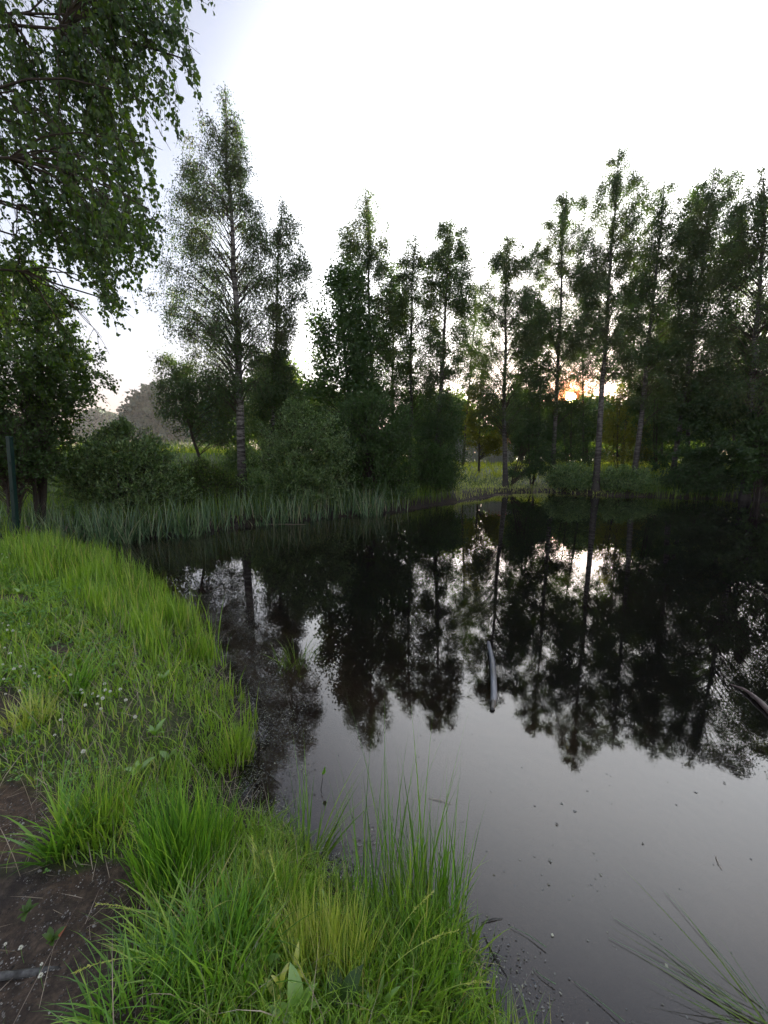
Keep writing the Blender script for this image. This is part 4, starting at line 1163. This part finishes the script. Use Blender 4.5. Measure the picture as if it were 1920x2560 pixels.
herb(45, 1290, 6, BLm, 'low broad leaves at the left edge below the mound', 312, .14, .05)
herb(355, 1480, 5, BLm, 'leafy plant hidden among the rushes', 313, .10, .035)
herb(560, 1880, 7, PLm, 'yellowish creeping leaves on the bank right of the thickest tussock', 314, .05, .02)
herb(640, 1930, 6, BLm, 'small round-leaved plant by the speckled shallows', 315, .055, .026)
herb(100, 1440, 5, BLm, 'light green leaves beside the tiny yellow flowers', 316, .09, .03)
herb(480, 2000, 6, BLm, 'pale leaves at the foot of the thickest tussock', 317, .06, .025)
herb(700, 2010, 7, BLm, 'bushy seedling left of the tall water stems', 318, .05, .014, stem=.16)
herb(590, 2050, 7, PLm, 'seedling with thin yellowish sprigs', 319, .045, .012, stem=.17)
herb(865, 2150, 7, BLm, 'seedling with thin green sprigs on the point', 320, .045, .012, stem=.15)
herb(330, 2080, 6, BLm, 'tiny sprigs at the edge of the brown soil', 321, .035, .01, stem=.10)
herb(115, 2050, 6, M['weed_leaf'], 'creeping weed on the brown soil above the pipe', 322, .05, .022)
herb(60, 1990, 7, M['weed_leaf'], 'weed patch at the left edge of the brown soil', 323, .05, .02)

# seed-head grasses
def seedgrass(px, py, h, az, lean, label, seed):
    r = np.random.default_rng(seed); zz = .2
    for _ in range(4):
        x, y = onz(px, py, zz); zz = max(hz(x, y), 0)
    root = bpy.data.objects.new('seeding_grass', None); col.objects.link(root); root.location = (x, y, zz)
    tag(root, label, 'grass stalk'); root.empty_display_size = .02
    u = np.linspace(0, 1, 12); th = lean + 1.0*u**1.6
    hx = np.concatenate([[0], np.cumsum(np.sin((th[1:]+th[:-1])/2))*h/11]); vz = np.concatenate([[0], np.cumsum(np.cos((th[1:]+th[:-1])/2))*h/11])
    P = np.stack([hx*math.cos(az), hx*math.sin(az), vz], 1)
    V, F = tubes(P[None], (.0018*(1-u*.7))[None], 4)
    link('stalk', npmesh('grass_stalk', V, F, M['lime_grass']), root)
    n = 46; t = r.uniform(.66, 1, n)
    S = along(np.repeat(P[None], n, 0), t); T0 = P[-1]-P[-3]
    V, F = kite(S, T0/np.linalg.norm(T0)*.9 + r.normal(0, .45, (n, 3)), r.uniform(.008, .013, n), np.full(n, .003), r)
    link('seed_head', npmesh('seed_head', V, F, M['pale_leaf']), root)
for i, (a, b, h, az, ln_, lab) in enumerate([(430, 2060, .42, math.pi-.1, .8, 'arching seed stalk lying over the brown soil'), (400, 2090, .34, math.pi+.3, .8, 'shorter seed stalk below the arching one'),
        (620, 2060, .34, 2.2, .1, 'upright seed stalk with pale head near the lime tuft'), (800, 2130, .36, .5, .5, 'seed stalk leaning right over the point'), (780, 2160, .40, .2, .7, 'long seed stalk reaching towards the water'),
        (560, 2000, .30, 2.0, .2, 'seed stalk above the dark tussock'), (330, 1960, .30, 2.4, .5, 'seed stalk between the tussocks and the soil'), (350, 1560, .40, 1.2, .1, 'seed stalk beside the white clover'),
        (280, 1360, .50, 1.5, .1, 'tall seed stalk in the rush band'), (880, 2190, .30, .1, .9, 'low seed stalk at the bottom edge')]):
    seedgrass(a, b, h, az, ln_, lab, 400+i)

# ------------------------------------------------------------------ cattails on the far-left shore
def cattail(name, x, y, z, n, h, spread, m, label, seed, group, bend=(0, 1.3), wid=.026, cat='reeds', az=None):
    r = np.random.default_rng(seed)
    rr = spread*np.sqrt(r.uniform(0, 1, n)); aa = r.uniform(0, 6.28, n)
    P = np.stack([rr*np.cos(aa), rr*np.sin(aa)*.6, np.full(n, -.05)], 1)
    a2 = aa + r.normal(0, .7, n) if az is None else az + r.normal(0, .5, n)
    V, F = blades(P, h*r.uniform(.5, 1.08, n), wid*r.uniform(.6, 1.2, n), a2, r.uniform(0, .4, n), r.uniform(*bend, n)*np.where(r.uniform(0, 1, n) < .2, 2.2, 1), 6, r)
    o = link(name, npmesh(name, V, F, m)); o.location = (x, y, z)
    tag(o, label, cat, group); return o
rc = np.random.default_rng(55)
line = [(20, 1172), (60, 1166), (110, 1166), (150, 1168), (190, 1166), (230, 1168), (270, 1164), (310, 1162), (350, 1158), (390, 1156), (430, 1150), (470, 1142), (510, 1134), (550, 1132), (590, 1130), (630, 1126), (670, 1120), (710, 1116), (750, 1112), (790, 1110), (825, 1108), (860, 1100)]
where = ['beside the green post', 'just right of the green post', 'left of the white broken reeds', 'behind the white broken reeds', 'right of the white broken reeds', 'before the left end of the round willow bush',
         'before the middle of the round willow bush', 'under the tip of the round willow bush', 'right below the round willow bush', 'arching widest over the water', 'below the yellow meadow gap', 'left of the white birch trunk',
         'straight below the white birch trunk', 'right of the white birch trunk', 'left before the wide willow bush', 'in the middle before the wide willow bush', 'right before the wide willow bush', 'between the wide and the dark willow bush',
         'tallest, left of the dry brown reeds', 'beside the dry brown reeds', 'behind the dry brown reeds', 'last of the row, leaning right by itself']
for i, (a, b) in enumerate(line):
    x, y = onz(a, b, 0)
    h = rc.uniform(.62, 1.28)*(1.2 if i in (18, 19) else 1)*(.85 if i in (11, 12, 13) else 1)
    dens = {9: 50, 11: 22, 12: 22, 20: 26, 21: 12}.get(i, 40)
    cattail('cattail_clump', x+rc.normal(0, .08), y+rc.uniform(-.45, -.1), -.09, dens, h, .34, M['cattail'], 'clump of grey-green cattail leaves ' + where[i], 500+i, 'cattail clumps along the far-left shore', (0.1, 1.7) if i == 9 else (0, .9))
# second row for depth, joined as one mass
Vl = []
for i, (a, b) in enumerate(line[:21]):
    x, y = onz(a+rc.uniform(-12, 12), b, 0); y += .12; n = 44
    P = np.stack([x+rc.normal(0, .25, n), y+rc.normal(0, .2, n), np.full(n, max(hz(x, y), -.1)-.03)], 1)
    Vl.append(blades(P, rc.uniform(.6, 1.15, n), rc.uniform(.014, .024, n), rc.uniform(0, 6.28, n), rc.uniform(0, .25, n), rc.uniform(0, .9, n), 5, rc))
V, F = join(Vl)
o = link('reed_bed', npmesh('reed_bed', V, F, M['cattail'])); tag(o, 'dense darker reeds filling in behind the cattail clumps', 'reeds', kind='stuff')
# dry reeds
for i, (a, b, n, h, lab) in enumerate([(125, 1172, 26, .75, 'bundle of broken white dry reeds near the left end'), (150, 1170, 14, .6, 'few crossed white dry reeds right of the broken bundle'), (245, 1160, 12, .85, 'pale dry stems in front of the round willow bush'), (800, 1108, 26, .45, 'brown dry reeds lying at the waterline under the dark willow'),
        (770, 1110, 12, .7, 'upright dry stems left of the brown lying reeds'), (640, 1122, 10, .8, 'grey dry stems before the wide willow bush'), (570, 1130, 8, .4, 'pale bent stalks below the white birch'), (230, 1198, 8, .3, 'pale dry tuft on the bank behind the rushes'), (330, 1156, 12, .9, 'pale dry stems below the right half of the round willow bush'), (185, 1166, 14, .7, 'leaning pale reeds left of the round willow bush'), (440, 1146, 9, .7, 'thin pale reeds below the yellow meadow gap'), (500, 1136, 9, .5, 'thin pale reeds left of the white birch foot'), (690, 1118, 12, .6, 'greyish reeds between the wide and the dark willow')]):
    x, y = onz(a, b, 0)
    cattail('dry_reeds', x, y, max(hz(x, y), -.04), n, h, .16, M['dry_reed'], lab, 540+i, 'dry reed bundles', (0.1, 2.4), .016)
# wild grass and weeds on the bank behind the reeds
def d_far(x, y, z, d, px, py):
    return (d > np.where((x > 3.2) & (x < 24), .03, .15))*np.clip(1.2-d/14, .12, 1)
P, d, px, py = sow(70000, -19, 24, 7.5, 32, d_far, 105)
r = np.random.default_rng(9); n = len(P)
bank = (P[:, 0] > 3.5) & (P[:, 0] < 13)
left = (P[:, 0] < -2.5)
Hh = np.where(bank, r.uniform(.08, .26, n), r.uniform(.3, .85, n))
V, F = blades(P, Hh, r.uniform(.010, .020, n), r.uniform(0, 6.28, n), r.uniform(0, .3, n), r.uniform(.1, 1.0, n), 3, r)
lawn = (P[:, 0] > 3.2) & (P[:, 0] < 11.5)
nq = 3
mi_ = np.concatenate([np.tile(lawn, 2), lawn]).astype(int)
o = link('bank_grass', npmesh('bank_grass', V, F, [M['far_grass'], M['lime_grass']], midx=mi_)); tag(o, 'rough tall grass and weeds covering the far bank', 'grass', kind='stuff')
print('bank', n)
# bright meadow seen through the gap
P, d, px, py = sow(60000, -34, 34, 17, 46, lambda x, y, z, d, px, py: (d > 4)*.6, 106)
r = np.random.default_rng(10); n = len(P)
V, F = blades(P, r.uniform(.18, .45, n), r.uniform(.03, .06, n), r.uniform(0, 6.28, n), r.uniform(0, .4, n), r.uniform(.1, 1.0, n), 2, r)
o = link('meadow_grass', npmesh('meadow_grass', V, F, M['meadow_grass'])); tag(o, 'sunlit yellow-green meadow behind the bushes', 'meadow', kind='stuff')

# leafy weeds
def d_weed(x, y, z, d, px, py):
    return ((d > .3) & (d < 3.5))*np.clip(.2+.8*noise2(x*.9, y*.9, 71), 0, 1)
P, d, px, py = sow(9000, -18, 20, 8, 26, d_weed, 107)
r = np.random.default_rng(12); m_ = 9; n = len(P)
PP = np.repeat(P, m_, 0); hh = np.repeat(r.uniform(.25, .9, n)*(1-.5*((P[:, 0] > 4.5) & (P[:, 0] < 10))), m_)*r.uniform(.25, 1, n*m_)
PP[:, 2] += hh; PP[:, :2] += r.normal(0, .05, (n*m_, 2))
D = r.normal(0, 1, (n*m_, 3)); D[:, 2] = np.abs(D[:, 2])*.6
L = r.uniform(.05, .10, n*m_)
V, F = kite(PP, D, L, L*.45, r)
o = link('leafy_weeds', npmesh('leafy_weeds', V, F, M['weed_leaf'])); tag(o, 'leafy weeds among the grass of the far bank', 'weeds', kind='stuff')

# ------------------------------------------------------------------ floating weed and litter near the shore
def d_weedmat(x, y, z, d, px, py):
    a = (d < .02) & (d > -1.4) & (py > 1250)
    core = seg_dist(px, py, [(420, 1290), (500, 1400), (560, 1500), (600, 1600), (590, 1720), (640, 1850), (780, 1880), (900, 1900)])
    w = (1-smooth(20, 105, core))*.9 + (1-smooth(0, .35, -d))*.4
    return a*np.clip(w, 0, 1)*np.clip(.55+.75*noise2(x*5, y*5, 66), 0, 1)
P, d, px, py = sow(300000, -3.5, 1.2, 1.0, 5.2, d_weedmat, 108)
r = np.random.default_rng(13); n = len(P)
if n > 20000:
    k = r.choice(n, 20000, replace=False); P = P[k]; n = len(P)
P[:, 2] = .001 + r.uniform(0, .004, n)
D = r.normal(0, 1, (n, 3)); D[:, 2] *= .18
L = r.uniform(.004, .013, n)
# orient flat: normal near vertical
DD = unit(D); S = unit(np.cross(DD, np.array([0, 0, 1.])+r.normal(0, .25, (n, 3))))
L_ = L[:, None]; V = np.stack([P, P+DD*L_*.5+S*L_*.3, P+DD*L_, P+DD*L_*.5-S*L_*.3], 1).reshape(-1, 3)
P2, d2, _, _ = sow(3600, -1.2, 2.6, .9, 3.6, lambda x, y, z, d, px, py: (d < -.05)*(np.clip(.06+.25*noise2(x*2.2, y*2.2, 77), .008, 1)*(1-smooth(1.0, 2.4, -d)) + .25*(1-smooth(0, .35, -d))), 118)
P2[:, 2] = .002; D2 = r.normal(0, 1, (len(P2), 3)); D2[:, 2] *= .1; D2 = unit(D2); S2 = unit(np.cross(D2, np.array([0, 0, 1.])+r.normal(0, .2, D2.shape)))
L2 = r.uniform(.004, .012, len(P2))[:, None]*np.where(r.uniform(0, 1, (len(P2), 1)) < .1, 2, 1)
V = np.concatenate([V, np.stack([P2, P2+D2*L2*.5+S2*L2*.35, P2+D2*L2, P2+D2*L2*.5-S2*L2*.35], 1).reshape(-1, 3)])
o = link('floating_weed', npmesh('floating_weed', V, np.arange(len(V)).reshape(-1, 4), M['debris'])); tag(o, 'dark mat of weed scraps floating in the speckled shallows', 'pond weed', kind='stuff')
print('weed', n)

# ------------------------------------------------------------------ floating log, branch, sticks
def pole(name, pts, rad, m, sides=10, parent=None, smoothf=True, caps=True, wob=0, seed=0):
    r = np.random.default_rng(seed)
    pts = np.array(pts, float); k = 16
    t = np.linspace(0, 1, len(pts)); tt = np.linspace(0, 1, k)
    P = np.stack([np.interp(tt, t, pts[:, i]) for i in range(3)], 1)
    for _ in range(2): P[1:-1] = (P[:-2]+2*P[1:-1]+P[2:])/4
    Rr = np.interp(tt, np.linspace(0, 1, len(rad)), rad)
    V, F = tubes(P[None], Rr[None], sides)
    V = V + r.normal(0, 1, V.shape)*wob
    V = np.concatenate([V, P[:1], P[-1:]]); n = len(V)
    c0 = np.array([(n-2, (i+1) % sides, i) for i in range(sides)]); b = (k-1)*sides
    c1 = np.array([(n-1, b+i, b+(i+1) % sides) for i in range(sides)])
    return link(name, npmesh(name, V, [F, np.concatenate([c0, c1])], m, smoothf=smoothf), parent)
a = onz(1055, 1398); c = onz(1062, 1428); c2 = onz(1066, 1465); b = onz(1067, 1505); e = onz(1063, 1535)
root = bpy.data.objects.new('floating_log', None); col.objects.link(root); root.location = (b[0], b[1], 0)
tag(root, 'pale barkless log floating end-on in mid pond, dark at its near end', 'log')
def rel(p, z): return (p[0]-root.location.x, p[1]-root.location.y, z)
pole('shaft', [rel(a, .05), rel(c, .045), rel(c2, .035), rel(b, .015), rel((b[0]*.4+e[0]*.6, b[1]*.4+e[1]*.6), .0)], [.015, .022, .026, .026, .025], M['log'], parent=root, wob=.0012, seed=3)
pole('soaked_end', [rel(b, .0), rel((b[0]*.5+e[0]*.5, b[1]*.5+e[1]*.5), .002), rel(e, .004)], [.0262, .0262, .019], M['wet_dark'], parent=root, wob=.001, seed=4)
a = onz(1578, 1478); b = onz(1610, 1495); c = onz(1640, 1520); e = onz(1690, 1570)
o = pole('floating_branch', [(a[0], a[1], .0), (b[0], b[1], .02), (c[0], c[1], .025), (e[0], e[1], .01)], [.004, .011, .018, .024], M['branch'], wob=.0012, seed=5)
tag(o, 'curved pinkish-brown branch floating at the right edge', 'branch')
for i, (x0, y0, x1, y1, rr, lab) in enumerate([(1574, 1655, 1592, 1660, .004, 'upper of two short dark sticks floating at the right'), (1584, 1672, 1600, 1673, .0035, 'lower of two short dark sticks floating at the right'), (1562, 1690, 1568, 1694, .004, 'tiny stick floating below the two dark sticks'),
        (570, 1665, 610, 1700, .004, 'dark twig lying in the speckled shallows'), (925, 1725, 975, 1738, .003, 'thin pale stick floating behind the tall stems'), (1200, 1800-20, 1206, 1783, .004, 'dark crumb floating in open grey water'),
        (1545, 1850, 1560, 1880, .003, 'bent pale twig floating at the lower right'), (1040, 1995, 1085, 1985, .004, 'dark reed stem sticking out from the point over the water'), (1045, 2020, 1095, 2110, .004, 'dark broken stem slanting down off the point'),
        (1045, 2105, 1080, 2050, .003, 'dark broken stem crossing the slanting one'), (1010, 1063, 1110, 1060, .02, 'pale pole lying along the far waterline under the lone birch'), (1050, 1070, 1100, 1069, .015, 'second pale pole half under water below the lone birch'),
        (530, 1134, 660, 1133, .012, 'pale pole lying on the water below the white birch')]):
    p = onz(x0, y0); q = onz(x1, y1)
    mid = ((p[0]+q[0])/2 + (q[1]-p[1])*.06, (p[1]+q[1])/2 + (q[0]-p[0])*.04)
    o = pole('floating_stick', [(p[0], p[1], .004), (mid[0], mid[1], .006+rr*.3), (q[0], q[1], .003)], [rr*.4, rr*.65, rr*.3], M['dry_reed'] if 'pale' in lab else M['wet_dark'], 6, seed=20+i)
    tag(o, lab, 'stick')
# drowned grass blades at the lower right, just breaking the surface
for i, (pts, lab) in enumerate([([(1435, 1925), (1500, 2000), (1570, 2080), (1659, 2200)], 'longest thin blade on the water at the lower right'), ([(1315, 2025), (1400, 2070), (1500, 2130), (1600, 2190)], 'thin blade trailing left on the water at the lower right'),
        ([(1325, 1982), (1420, 2040), (1500, 2100), (1640, 2212)], 'second trailing blade just above the other'), ([(1150, 2090), (1170, 2110), (1200, 2130)], 'short drowned blade off the muddy corner'), ([(1240, 2120), (1290, 2160), (1350, 2212)], 'single drowned blade at the bottom edge'),
        ([(1100, 2000), (1140, 2020), (1180, 2050)], 'bright blade floating right of the point')]):
    P = [(*onz(p[0], p[1], .006), .006+.004*j) for j, p in enumerate(pts)]
    o = pole('floating_grass', P, [.0007, .0013, .0018], M['cattail'], 5, seed=40+i); tag(o, lab, 'grass blade')
# lone water leaf on a dark stalk
root = bpy.data.objects.new('water_leaf', None); col.objects.link(root); p = onz(700, 1712)
root.location = (p[0], p[1], 0); tag(root, 'single upright leaf on a bent dark stalk rising from the grey water', 'plant')
pole('stalk', [(0, 0, -.02), (-.02, 0, .01), (-.012, .02, .05), (-.01, .03, .09)], [.003, .002, .0018, .0015], M['wet_dark'], 5, root)
V, F = ovate(np.array([[-.01, .03, .085]]), np.array([[.3, .25, 1.]]), np.array([.05]), np.array([.026]), np.random.default_rng(2))
link('leaf', npmesh('leaf', V, F, M['deep_grass']), root)

# ------------------------------------------------------------------ post, stake, fence, shed, pipe
def chamfer_box(sx, sy, sz, c):
    """box centred in x,y standing on z=0 with chamfered vertical edges and top"""
    out = [(-sx/2+c, -sy/2), (sx/2-c, -sy/2), (sx/2, -sy/2+c), (sx/2, sy/2-c), (sx/2-c, sy/2), (-sx/2+c, sy/2), (-sx/2, sy/2-c), (-sx/2, -sy/2+c)]
    V = [(x, y, 0) for x, y in out] + [(x, y, sz-c) for x, y in out] + [(x*(1-2*c/sx), y*(1-2*c/sy), sz) for x, y in out]
    Q = [(i, (i+1) % 8, (i+1) % 8+8, i+8) for i in range(8)] + [(i+8, (i+1) % 8+8, (i+1) % 8+16, i+16) for i in range(8)]
    return np.array(V, float), [np.array(Q), np.array([list(range(16, 24)), list(range(7, -1, -1))])]
b = at(32, 1150, 7.2); tpz = at(20, 945, 7.2)
root = bpy.data.objects.new('fence_post', None); col.objects.link(root); root.location = (b[0], 7.2, hz(b[0], 7.2)-.3)
tag(root, 'dark green coated steel fence post at the left edge', 'post')
Hp = tpz[2]-root.location.z
V, F = chamfer_box(.075, .075, Hp, .006)
o = link('shaft', npmesh('post_shaft', V, F, M['post']), root)
V, F = chamfer_box(.083, .083, .035, .008); o = link('cap', npmesh('post_cap', V, F, M['post']), root); o.location = (0, 0, Hp-.01)
root.rotation_euler = (0, (tpz[0]-b[0])/Hp, 0)
for k in range(3):
    V, F = chamfer_box(.03, .012, .05, .003); o = link('wire_clip', npmesh('wire_clip', V, F, M['post']), root); o.location = (.0, -.044, Hp*(.35+.22*k))
x, y = onz(119, 1208, .25)
V, F = chamfer_box(.045, .03, .34, .007)
V[16:, 0] *= .45; V[16:, 2] += V[16:, 0]*1.5
o = link('wooden_stake', npmesh('wooden_stake', V, F, M['raw_wood'])); o.location = (x, y, hz(x, y)-.06); o.rotation_euler = (.04, .05, .3)
tag(o, 'short split wooden stake in the grass in front of the dry reeds', 'stake')
x, y = onz(22, 1165, .3)
V, F = chamfer_box(.08, .06, .42, .02)
V = V + np.random.default_rng(3).normal(0, .004, V.shape)
o = link('old_stump_post', npmesh('old_stump_post', V, F, M['branch'])); o.location = (x-.15, y+.5, hz(x-.15, y+.5)-.1); o.rotation_euler = (0, .08, .2)
tag(o, 'rotten pale wooden post stub beside the green steel post', 'post')

root = bpy.data.objects.new('plank_fence', None); col.objects.link(root)
FY = 34.0
l = at(985, 1000, FY); rgt = at(1110, 1000, FY)
fz = hz((l[0]+rgt[0])/2, FY)
root.location = ((l[0]+rgt[0])/2, FY, fz-.05)
tag(root, 'weathered grey fence of uneven upright planks beyond the grassy bank', 'fence')
Wf = rgt[0]-l[0]; rr_ = np.random.default_rng(61)
xx = -Wf/2; topz = at(1050, 952, FY)[2]-fz
V, F = chamfer_box(.115, .022, 1.0, .004)
pm = npmesh('plank', V, F, M['plank'])
while xx < Wf/2:
    o = link('plank', pm, root)
    s = rr_.uniform(.75, 1.15)
    o.scale = (s, 1, topz*rr_.uniform(.84, 1.08)); o.location = (xx, rr_.uniform(-.01, .01), 0); o.rotation_euler = (0, rr_.normal(0, .012), 0)
    xx += .115*s + rr_.uniform(.012, .045)
for zr in (.3, .82):
    V, F = box_mesh(-Wf/2, Wf/2, .03, .075, topz*zr, topz*zr+.08)
    link('rail', npmesh('rail', V, F, M['plank']), root)
# small rust-red sheet roofed shed peeping over the fence
s0 = at(1088, 950, 37)
root = bpy.data.objects.new('shed', None); col.objects.link(root); root.location = (s0[0], 37.2, hz(s0[0], 37.2)-.1)
tag(root, 'little shed with a rust-red roof peeping over the plank fence', 'shed')
top = at(1088, 948, 37)[2]-root.location.z
V, F = box_mesh(-.6, .6, 0, 1.8, 0, top-.35); link('wall', npmesh('shed_wall', V, F, M['plank']), root)
V = np.array([(-.8, -.25, top-.4), (.8, -.25, top-.4), (.8, .9, top+.15), (-.8, .9, top+.15), (.8, 2.05, top-.4), (-.8, 2.05, top-.4)] +
             [(-.8, -.25, top-.45), (.8, -.25, top-.45), (.8, .9, top+.10), (-.8, .9, top+.10), (.8, 2.05, top-.45), (-.8, 2.05, top-.45)])
F = np.array([(0, 1, 2, 3), (3, 2, 4, 5), (9, 8, 7, 6), (11, 10, 8, 9), (0, 6, 7, 1), (5, 4, 10, 11)]); link('roof', npmesh('shed_roof', V, F, M['rust']), root)

# half-buried pipe in the soil, lower left
zz = .31
p0 = onz(-60, 2075, zz); p1 = onz(60, 2062, zz); p2 = onz(135, 2040, zz)
o = pole('buried_pipe', [(p0[0], p0[1], hz(*p0)+.004), (p1[0], p1[1], hz(*p1)+.003), (p2[0], p2[1], hz(*p2)-.014)], [.011, .011, .009], M['pipe'], 12, seed=6, wob=.0007)
tag(o, 'grey dirt-streaked pipe half buried in the brown soil at the lower left', 'pipe')
x, y = onz(118, 1988, .32)
V, F = ovate(np.zeros((1, 3)), np.array([[.1, .9, .25]]), np.array([.038]), np.array([.016]), np.random.default_rng(4))
o = link('dead_leaf', npmesh('dead_leaf', V, F, M['red_leaf'])); o.location = (x, y, hz(x, y)+.008); tag(o, 'small orange-red dead leaf on the dark soil', 'leaf')

# soil crumbs and little stones
def d_crumb(x, y, z, d, px, py): return bare(x, y)*(d > .1)
P, d, px, py = sow(60000, -2.2, 0, .6, 3.2, d_crumb, 109)
r = np.random.default_rng(14); n = len(P)
if n > 15000:
    k = r.choice(n, 15000, replace=False); P = P[k]; n = len(P)
s = r.uniform(.0012, .004, n)*np.where(r.uniform(0, 1, n) < .04, 2.2, 1)
O = np.array([(1, 0, 0), (0, 1, 0), (-1, 0, 0), (0, -1, 0), (0, 0, .8), (0, 0, -.6)])
V = (P[:, None] + O[None]*s[:, None, None]*r.uniform(.6, 1.3, (n, 6, 1))).reshape(-1, 3)
F = (np.arange(n)[:, None, None]*6 + np.array([(0, 1, 4), (1, 2, 4), (2, 3, 4), (3, 0, 4), (1, 0, 5), (2, 1, 5), (3, 2, 5), (0, 3, 5)])[None]).reshape(-1, 3)
o = link('soil_crumbs', npmesh('soil_crumbs', V, F, M['stone'])); tag(o, 'loose crumbs and grit on the bare brown soil', 'soil', kind='stuff')

# dead grass litter
P, d, px, py = sow(30000, -4, .8, .6, 5, lambda x, y, z, d, px, py: (d > -.05)*.35*(1-.8*bare(x, y)), 110)
r = np.random.default_rng(15); n = len(P)
P[:, 2] = np.maximum(P[:, 2], 0)+.006
V, F = blades(P, r.uniform(.03, .12, n), r.uniform(.0015, .003, n), r.uniform(0, 6.28, n), r.uniform(1.2, 1.5, n), r.uniform(-.1, .25, n), 3, r)
o = link('dry_litter', npmesh('dry_litter', V, F, M['dry_reed'])); tag(o, 'dry straw and dead blades lying between the tufts', 'straw', kind='stuff')

# ------------------------------------------------------------------ thin evening haze over everything
HAZE = 0.00035
if HAZE:
    V, F = box_mesh(-460, 460, -70, 910, -6, 26)
    m, t = mat('haze_air')
    pv = N(t, 'ShaderNodeVolumePrincipled'); pv.inputs['Color'].default_value = (.93, .94, 1, 1); pv.inputs['Density'].default_value = HAZE; pv.inputs['Anisotropy'].default_value = .3
    o_ = N(t, 'ShaderNodeOutputMaterial'); t.links.new(pv.outputs[0], o_.inputs['Volume'])
    o = link('haze', npmesh('haze', V, F, m)); tag(o, kind='stuff')
print('tris', sum(len(o.data.loops)-2*len(o.data.polygons) for o in bpy.data.objects if o.type == 'MESH' and o.name != 'leaf' and not o.name.startswith('leaf.')), len(bpy.data.objects))
